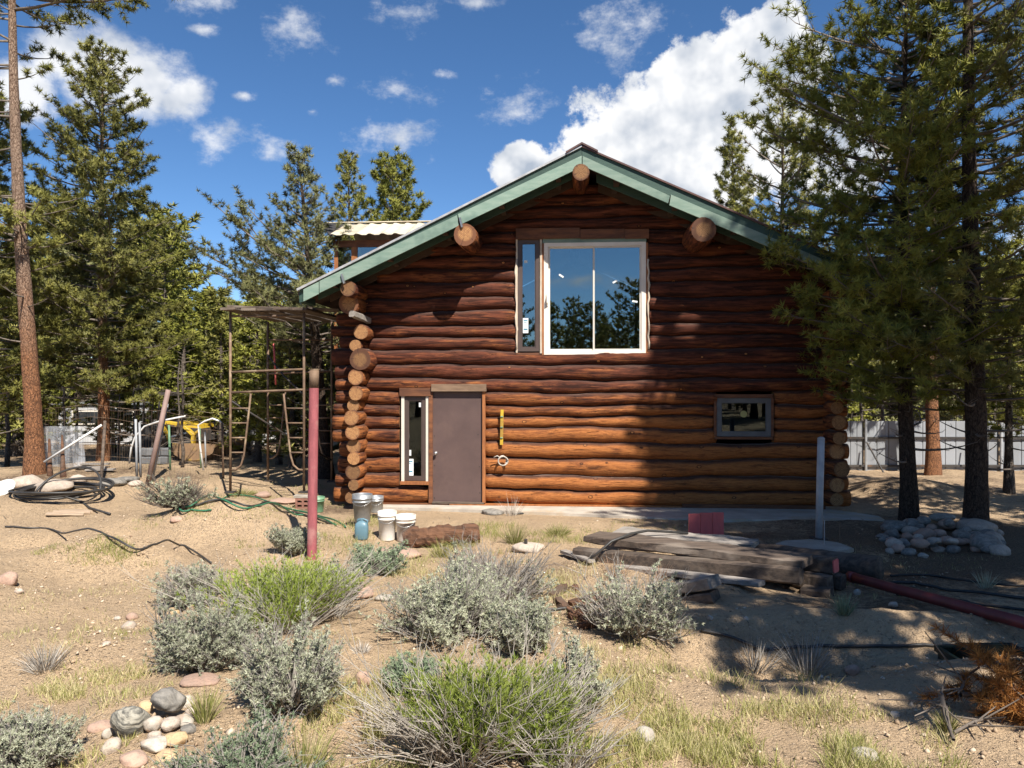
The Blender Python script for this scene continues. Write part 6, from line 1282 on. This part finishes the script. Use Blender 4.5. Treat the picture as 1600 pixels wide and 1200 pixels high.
b = G(4, 772); mb = MB(); mb.lathe([(0,0.05),(0.15,0.05),(0.17,0.03),(0.18,0.0),(0.165,0.0),(0.155,0.035),(0,0.04)], 24); mb.v = [(b.x+x, b.y+y*0.9-0.0+z*0.5, b.z+0.08+z+y*0.6) for x, y, z in mb.v]; solo('bucket_lid', mb, MAT['whiteplastic'], 'white round plastic bucket lid lying at the left edge of the picture', 'lid', smooth=True)  # loose lid of a white bucket, tilted on the ground
a, bb = G(72, 806), G(131, 806); t = thing('board_scrap', 'flat pale board lying on the sand below the coiled pipe', 'board', a)
for i in range(3): v = Vector((0, 0.17*i, 0.02)); part('board', MB().beam(a+v, bb+v, 0.16, 0.02, (0,0,1), 4, 0.002), MAT['palewood'], t)
# hollow block and green tub beside the red post
b = G(473, 795); t = thing('hollow_block', 'red brown hollow block topped with a white slab left of the red post', 'block', b); mb = MB(); w = 0.13
for q in ((-w,-w+0.035),(-0.018,0.018),(w-0.035,w)): mb.box(b.x+q[0], b.x+q[1], b.y, b.y+0.2, b.z-0.02, b.z+0.18)
for z in (0, 0.075, 0.15): mb.box(b.x-w+0.036, b.x-0.019, b.y+0.002, b.y+0.198, b.z+z-0.01, b.z+z+0.028); mb.box(b.x+0.019, b.x+w-0.036, b.y+0.002, b.y+0.198, b.z+z-0.01, b.z+z+0.028)
part('body', mb, MAT['redbrown'], t); part('top_slab', MB().beam((b.x-0.16, b.y+0.1, b.z+0.205), (b.x+0.15, b.y+0.1, b.z+0.20), 0.2, 0.04, (0,0,1), 3), MAT['concrete'], t)
bucket(497, 776, 800, 20, 16, MAT['greenplastic'], 'green plastic bucket just right of the red post', d=11.0, handle=False)
# dark green crates in the shade, right edge
def crate(px0, px1, py0, py1, d, mat, label):
    a, bb = P(px0, py0, d), P(px1, py1, d); H = a.z-bb.z; D = 0.32; t = thing('crate', label, 'crate', ((a.x+bb.x)/2, d+D/2, bb.z)); mb = MB()
    for q in ((a.x,bb.x,d,d+0.02),(a.x,bb.x,d+D-0.02,d+D),(a.x,a.x+0.02,d+0.021,d+D-0.021),(bb.x-0.02,bb.x,d+0.021,d+D-0.021)): mb.box(q[0], q[1], q[2], q[3], bb.z, a.z)
    mb.box(a.x+0.021, bb.x-0.021, d+0.021, d+D-0.021, bb.z, bb.z+0.02); part('body', mb, MAT[mat], t)
    mb = MB()
    for q in ((a.x-0.02,bb.x+0.02,d-0.02,d-0.001),(a.x-0.02,bb.x+0.02,d+D+0.001,d+D+0.02),(a.x-0.02,a.x-0.001,d,d+D),(bb.x+0.001,bb.x+0.02,d,d+D)): mb.box(q[0], q[1], q[2], q[3], a.z-0.04, a.z+0.004)
    part('rim', mb, MAT[mat], t); return t
crate(1540, 1625, 1030, 1052, 5.45, 'darkgreenplastic', 'dark green plastic crate in the shade at the right edge'); crate(1504, 1530, 1034, 1054, 5.5, 'darkgreenplastic', 'small olive green box left of the dark green crate')
# fallen bough with dead orange needles
rng = np.random.default_rng(5); r0 = G(1490, 1140); t = thing('dead_bough', 'fallen pine bough with dead orange needles at the lower right edge', 'branch', r0)
P0=[];P1=[];R0=[];R1=[];C=[];A=[]
def limb(pts, r): 
    for i in range(len(pts)-1): P0.append(np.array(pts[i])); P1.append(np.array(pts[i+1])); R0.append(r*(1-0.2*i)); R1.append(r*(1-0.2*(i+1)))
def tw(p, d, l, n=7, live=True):
    e = p+d*l; P0.append(p); P1.append(e); R0.append(0.006); R1.append(0.003)
    if live:
        for x in np.linspace(0.2, 1, n): C.append(p+(e-p)*x); A.append(d*0.8+np.array([0,0,0.25]))
mains = [[(1500,1085,4.4),(1540,1085,4.5),(1590,1112,4.35),(1660,1150,4.1)],[(1552,1035,4.55),(1580,1070,4.4),(1620,1110,4.2),(1680,1160,4.1)],[(1470,1085,4.3),(1478,1120,4.15),(1490,1160,3.95)],[(1500,1080,4.4),(1512,1055,4.5),(1530,1043,4.6)],[(1490,1145,4.0),(1520,1128,4.1),(1545,1122,4.2)]]
for k, mnn in enumerate(mains):
    pts = [np.array(P(*q)) for q in mnn]
    for j, q in enumerate(pts): q[2] = max(q[2], gzs(q[0], q[1])+0.03)
    limb(pts, 0.017 if k < 3 else 0.010)
    for i in range(30 if k < 2 else 7):
        f = rng.random()*(len(pts)-1.001); i0 = int(f); p = pts[i0]+(pts[i0+1]-pts[i0])*(f-i0); d = unit(rng.normal(size=3)*np.array([1,0.8,0.45])+np.array([0.1,-0.2,0.25])); tw(p, d, rng.uniform(0.12, 0.38), 8, k < 2)
V, Fc = segs(P0, P1, R0, R1, 5); V = V-np.array(r0); link('branches', np_mesh('branches', V, Fc, None, True), MAT['twig'], t)
V, Fc, T = needles(np.array(C), unit(np.array(A)), 22, 0.085, 0.006, 0.6, rng); V = V-np.array(r0); link('needles', np_mesh('needles', V, Fc, T), MAT['deadneedle'], t)
# scaffold
t = thing('scaffold', 'rusty tube scaffold with a plank deck standing at the left corner of the house', 'scaffold', P(417, 768, 13.0)); X0, X1 = P(360,0,13)[0], P(475,0,13)[0]
def sc_frame(y, zb, ztop, label=None):
    r = 0.023
    for x in (X0, X1): part('leg', MB().tube([(x, y, zb), (x, y, ztop)], r, 10), MAT['rust'], t, True); part('base_plate', MB().box(x-0.08, x+0.08, y-0.08, y+0.08, zb-0.02, zb+0.008), MAT['darkmetal'], t)
    for z in (2.36, 2.0, 0.0): 
        if z: part('ledger', MB().tube([(X0+0.02, y, z), (X1-0.02, y, z+0.05)], 0.02, 8), MAT['rust'], t, True)
    for s_, xx in ((1, X0), (-1, X1)):   # bowed ladder tube with rungs
        pts = [(xx+s_*0.36, y, 1.98), (xx+s_*0.33, y, 1.7), (xx+s_*0.24, y, 0.9), (xx+s_*0.19, y, 0.72), (xx+s_*0.10, y, 0.64), (xx+s_*0.02, y, 0.63)]; part('ladder_tube', MB().tube(pts, 0.018, 8), MAT['rust'], t, True)
        for z, f in ((1.72, 0.33), (1.46, 0.30), (1.2, 0.27), (0.94, 0.24)): part('rung', MB().tube([(xx+s_*0.02, y, z), (xx+s_*f, y, z)], 0.014, 7), MAT['rust'], t, True)
z0 = P(0,768,13)[2]; sc_frame(13.0, max(z0, gzs(X0, 13)), 3.42); sc_frame(15.0, gzs(X0, 15), 3.42)
part('brace', MB().tube([(X0, 13.03, 1.85), ((X0+X1)/2, 14.0, 1.2), (X1, 14.97, 0.6)], 0.017, 7), MAT['darkmetal'], t, True); part('brace', MB().tube([(X1, 13.03, 1.95), ((X0+X1)/2, 13.95, 2.3), (X0, 14.97, 2.75)], 0.017, 7), MAT['darkmetal'], t, True)
part('rail', MB().tube([P(428,537,15.02), P(431,601,15.02)], 0.02, 8), MAT['redboard'], t, True); part('rail', MB().tube([(X0, 15, 3.05), (X1, 15, 3.05)], 0.018, 8), MAT['rust'], t, True); part('rail', MB().tube([(X0+0.02, 13, 3.35), (X1, 13, 3.35)], 0.02, 8), MAT['rust'], t, True)
q = random.Random(4)
for i in range(5):
    x = X0+0.08+i*0.29; part('plank', MB().beam((x+q.uniform(-0.03,0.03), 12.8+q.uniform(-0.12,0.1), 3.455+0.002*i), (x+0.05+i*0.06, 15.4+q.uniform(-0.1,0.2), 3.47), 0.26, 0.045, (0,0,1), 6, 0.006, q), MAT['oldwood'], t)
part('plank', MB().beam((X0-0.08, 13.1, 3.52), (X1+0.5, 13.5, 3.50), 0.24, 0.04, (0,0,1), 6, 0.006, q), MAT['oldwood'], t)
# ------------------------------------------------------------------ left background
def pole(name, p0, p1, r, mat, label, cat='pole', group=None, n=8, r1=None): return solo(name, MB().tube([p0, (Vector(p0)+Vector(p1))/2, p1], [r, (r+(r1 or r))/2, r1 or r], n), MAT[mat], label, cat, group, True, tuple(p0))
pole('leaning_pole', G(231,756), P(263,609,13.4), 0.045, 'pinkpole', 'long pinkish pole leaning to the right beside the garden', 'pole'); pole('leaning_pole', G(237,753), P(261,631,13.7), 0.03, 'greypipe', 'grey pole leaning behind the long pinkish pole', 'pole')
pole('garden_post', G(158,753), P(164,658,13.5), 0.028, 'oldwood', 'dark grey wooden post in front of the reddish trunk', 'post', None, 6); pole('garden_post', G(78,745), P(77,686,13.8), 0.05, 'rotwood', 'stumpy brown stake right of the orange trunk', 'post', None, 7, 0.02); pole('garden_post', G(99,746), P(97,680,13.8), 0.055, 'rotwood', 'broken dark stake beside the plastic sheet', 'post', None, 7, 0.015)
for px, pt, pb, lb, mt in ((214,655,745,'left grey pipe of the close pair in the garden','greypipe'),(220,660,746,'right grey pipe of the close pair in the garden','greypipe'),(266,664,735,'green post in front of the yellow loader','greenplastic'),(314,668,732,'green post at the end of the loader bucket','greenplastic'),(322,675,730,'thin grey stake right of the loader bucket','greypipe'),(349,660,748,'thin rusty stake left of the scaffold','rust')):
    d = G(px, pb).y; pole('garden_post', G(px, pb), P(px-2, pt, d), 0.022, mt, lb, 'post')
pole('white_pipe', P(69,722,13.4), P(159,664,13.6), 0.022, 'whitepipe', 'white plastic pipe slanting up over the plastic sheet', 'pipe')
for pix, d, lb in (([(202,724),(205,700),(211,683),(226,666),(250,658),(290,650)],14.2,'curved white hoop pipe left of the leaning pole'),([(318,735),(313,700),(310,664),(320,658),(332,654),(343,658),(349,663)],14.6,'white bent hoop pipe over the loader bucket')):
    solo('hoop_pipe', MB().tube([P(a, c_, d) for a, c_ in pix], 0.018, 7), MAT['whitepipe'], lb, 'pipe', smooth=True)
# polythene sheet hung on the garden fence, with wires
d = 14.6; mb = MB(); nx, nz = 16, 8; vs = []
for i in range(nx+1):
    for j in range(nz+1):
        p = P(66+65*i/nx, 738-72*j/nz, d); vs.append((p.x, p.y+0.06*math.sin(i*1.3+j*0.3)+0.03*math.sin(i*2.9), p.z))
mb.add(vs, [(i*(nz+1)+j, (i+1)*(nz+1)+j, (i+1)*(nz+1)+j+1, i*(nz+1)+j+1) for i in range(nx) for j in range(nz)])
solo('plastic_sheet', mb, MAT['poly'], 'cloudy plastic sheet hung upright right of the orange trunk', 'plastic sheet', smooth=True)
t = thing('wire_fence', 'sagging wire garden fence running from the orange trunk to the scaffold', 'fence', GD(200, 14.4))
for k in range(5):
    z = 0.25+0.24*k; part('wire', MB().tube([GD(70+j*36, 14.2+0.05*math.sin(j))+Vector((0, 0, z+0.02*math.sin(j*2+k))) for j in range(9)], 0.003, 4), MAT['rust'], t)
mb = MB()
for j in range(70):
    px = 72+j*4.1; p = GD(px, 14.2); mb.tube([p+Vector((0, 0, 0.05)), p+Vector((rnd.uniform(-0.03, 0.03), 0, 1.2))], 0.0013, 3)
o = part('mesh_wires', mb, MAT['rust'], t); o['kind'] = 'stuff'
# grey concrete blocks, flat boards
q = random.Random(2)
for i in range(4):
    for j in range(2):
        a = P(221+i*11, 719-j*13, 15.6); mb = MB().beam((a.x, 15.6, a.z), (a.x+0.142, 15.6+q.uniform(-0.02, 0.02), a.z), 0.19, 0.165, (0,0,1), 2, 0.004, q)
        solo('concrete_block', mb, MAT['block'], '%s concrete block of the low stack before the yellow loader' % (['leftmost upper','second upper','third upper','rightmost upper'] if j else ['leftmost lower','second lower','third lower','rightmost lower'])[i], 'block', 'concrete blocks stacked in the garden')
for i, (px, py, w) in enumerate([(120,733,0.55),(128,728,0.5),(135,737,0.5)]): p = G(px, py)+Vector((0,0,0.03)); solo('grey_board', MB().beam(p, p+Vector((w, 0.06, 0)), 0.14, 0.03, (0,0,1), 3), MAT['greywood'], ('upper','middle','lower')[1-i if i < 2 else 2]+' grey board lying on the ground behind the coiled pipe', 'board')
# the yellow loader
D = 21.0; K = D/FPX
def LP(px, py, dy=0.0): return P(px, py, D+dy)
bz = gzs(LP(285,0).x, D); t = thing('loader_tractor', 'yellow loader tractor with raised arms and a wide bucket behind the garden', 'tractor', (LP(280,0).x, D, bz))
def wheel(px, py, rpx, dy, w):
    c = LP(px, py, dy); r = rpx*K; mb = MB(); mb.lathe([(r*0.55,-w/2),(r*0.9,-w/2),(r,-w*0.3),(r,w*0.3),(r*0.9,w/2),(r*0.55,w/2)], 20); mb.v = [(c.x+x, c.y+z, c.z+y) for x, y, z in mb.v]; o = part('wheel', mb, MAT['tyre'], t, True)
    mb = MB(); mb.lathe([(0,-w*0.3),(r*0.5,-w*0.32),(r*0.56,-w*0.45),(r*0.56,w*0.4),(0,w*0.3)], 16); mb.v = [(c.x+x-t.location.x, c.y+z-t.location.y, c.z+y-t.location.z) for x, y, z in mb.v]; link('rim', mb.mesh('rim', True), MAT['yellow'], o)
for dy in (-0.1, 1.7): wheel(236, 690, 26, dy+0.4, 0.45); wheel(285, 699, 17, dy+0.4, 0.35)
mb = MB(); mb.prism([((LP(x, y).x), LP(x, y).z) for x, y in [(215,695),(215,668),(224,660),(246,662),(252,668),(298,672),(304,692)]], D+0.55, D+1.85); part('chassis', mb, MAT['darkmetal'], t)
mb = MB(); mb.prism([((LP(x, y).x), LP(x, y).z) for x, y in [(254,672),(256,661),(296,666),(300,686),(262,688)]], D+0.72, D+1.68); part('hood', mb, MAT['yellow'], t)
for dy in (0.62, 1.7):
    for x in (224, 248): part('canopy_post', MB().tube([LP(x, 664, dy), LP(x+1, 618, dy)], 0.035, 6), MAT['darkmetal'], t)
a, bb = LP(218, 613), LP(253, 619); part('canopy', MB().box(a.x, bb.x, D+0.5, D+1.9, bb.z, a.z), MAT['darkmetal'], t)
for dy in (0.35, 1.95):
    mb = MB(); arm = [LP(252,665,dy), LP(262,660,dy), LP(286,664,dy), LP(303,680,dy), LP(300,700,dy)]
    for i in range(4): mb.beam(arm[i], arm[i+1], 0.09, 0.17, (0,1,0), 2, 0)
    part('loader_arm', mb, MAT['yellow'], t); part('loader_ram', MB().tube([LP(262,684,dy), LP(292,676,dy)], 0.035, 7), MAT['steel'], t); part('loader_link', MB().beam(LP(262,690,dy), LP(256,664,dy), 0.08, 0.15, (0,1,0), 2, 0), MAT['yellow'], t); part('bucket_link', MB().beam(LP(303,679,dy), LP(312,672,dy), 0.07, 0.1, (0,1,0), 2, 0), MAT['yellow'], t)
mb = MB(); mb.prism([((LP(x, y).x), LP(x, y).z) for x, y in [(278,691),(345,692),(340,706),(322,717),(296,718),(280,708)]], D-0.35, D-0.32); mb.prism([((LP(x, y).x), LP(x, y).z) for x, y in [(278,691),(345,692),(340,706),(322,717),(296,718),(280,708)]], D+2.25, D+2.28)
mb.prism([((LP(x, y).x), LP(x, y).z) for x, y in [(279,690),(283,690),(285,706),(298,715),(322,714),(345,691),(347,694),(324,719),(296,720),(280,709)]], D-0.319, D+2.249); part('loader_bucket', mb, MAT['bucketsteel'], t)
# white trailer house behind the trees
HD = 26.0; a, bb = P(92, 600, HD), P(430, 600, HD); bz = gzs((a.x+bb.x)/2, HD); zt, zb = 1.42, min(bz, 0.3); t = thing('white_house', 'long white trailer house seen in pieces between the left trunks', 'house', ((a.x+bb.x)/2, HD, bz))
part('wall', MB().box(a.x, bb.x, HD, HD+3.6, zb, zt), MAT['siding'], t); mb = MB()
for i in range(7): z = zb+0.1+i*(zt-zb-0.1)/7; part('siding_board', MB().box(a.x-0.01, bb.x+0.01, HD-0.022, HD-0.001, z, z+(zt-zb-0.1)/7-0.012), MAT['siding'], t)
part('roof', MB().box(a.x-0.2, bb.x+0.2, HD-0.1, HD+3.8, zt+0.002, zt+0.07), MAT['galv'], t)
for px in (136, 188, 270, 385):
    c = P(px, 0, HD); f = part('window', MB().box(c.x-0.5, c.x+0.5, HD-0.06, HD-0.023, 0.72, 1.22), MAT['whiteframe'], t); mb = MB().box(c.x-0.44, c.x+0.44, HD-0.068, HD-0.061, 0.77, 1.17); link('pane', mb.mesh('pane', False, tuple(t.location)), MAT['darkglass'], f)
# white panel fence on the right
FD = 18.5; t = thing('panel_fence', 'tall white sheet panel fence with dark rails behind the right pines', 'fence', (P(1460,0,FD).x, FD, 0)); zt = P(0,664,FD)[2]+0.1; zb = -0.15; xs = [1318, 1351, 1409, 1460, 1512, 1562, 1615, 1670]
for i in range(len(xs)-1):
    xa, xb = P(xs[i],0,FD).x, P(xs[i+1],0,FD).x; mb = MB(); n = 3
    for j in range(n): w = (xb-xa-0.05)/n; x = xa+0.025+w*j; mb.add([(x, FD, zb), (x+w*0.75, FD, zb), (x+w, FD+0.018, zb), (x, FD, zt), (x+w*0.75, FD, zt), (x+w, FD+0.018, zt)], [(0,1,4,3),(1,2,5,4)]); mb.add([(x+w, FD+0.018, zb), (x+w, FD+0.0, zb), (x+w, FD+0.0, zt), (x+w, FD+0.018, zt)], [(0,1,2,3)])
    part('panel', mb, MAT['whitepanel'], t); part('post', MB().tube([(xa, FD-0.06, zb-0.2), (xa, FD-0.06, zt+0.05)], 0.035, 8), MAT['greypipe'], t)
for z in (zb+0.25, zb+0.95): part('rail', MB().beam((P(xs[0],0,FD).x, FD-0.04, z), (P(xs[-1],0,FD).x, FD-0.04, z), 0.04, 0.05), MAT['darkmetal'], t)
for px in (1355, 1515): part('brace', MB().tube([P(px, 692, FD-0.2), P(px+33, 752, FD-0.9)], 0.022, 6), MAT['darkmetal'], t)
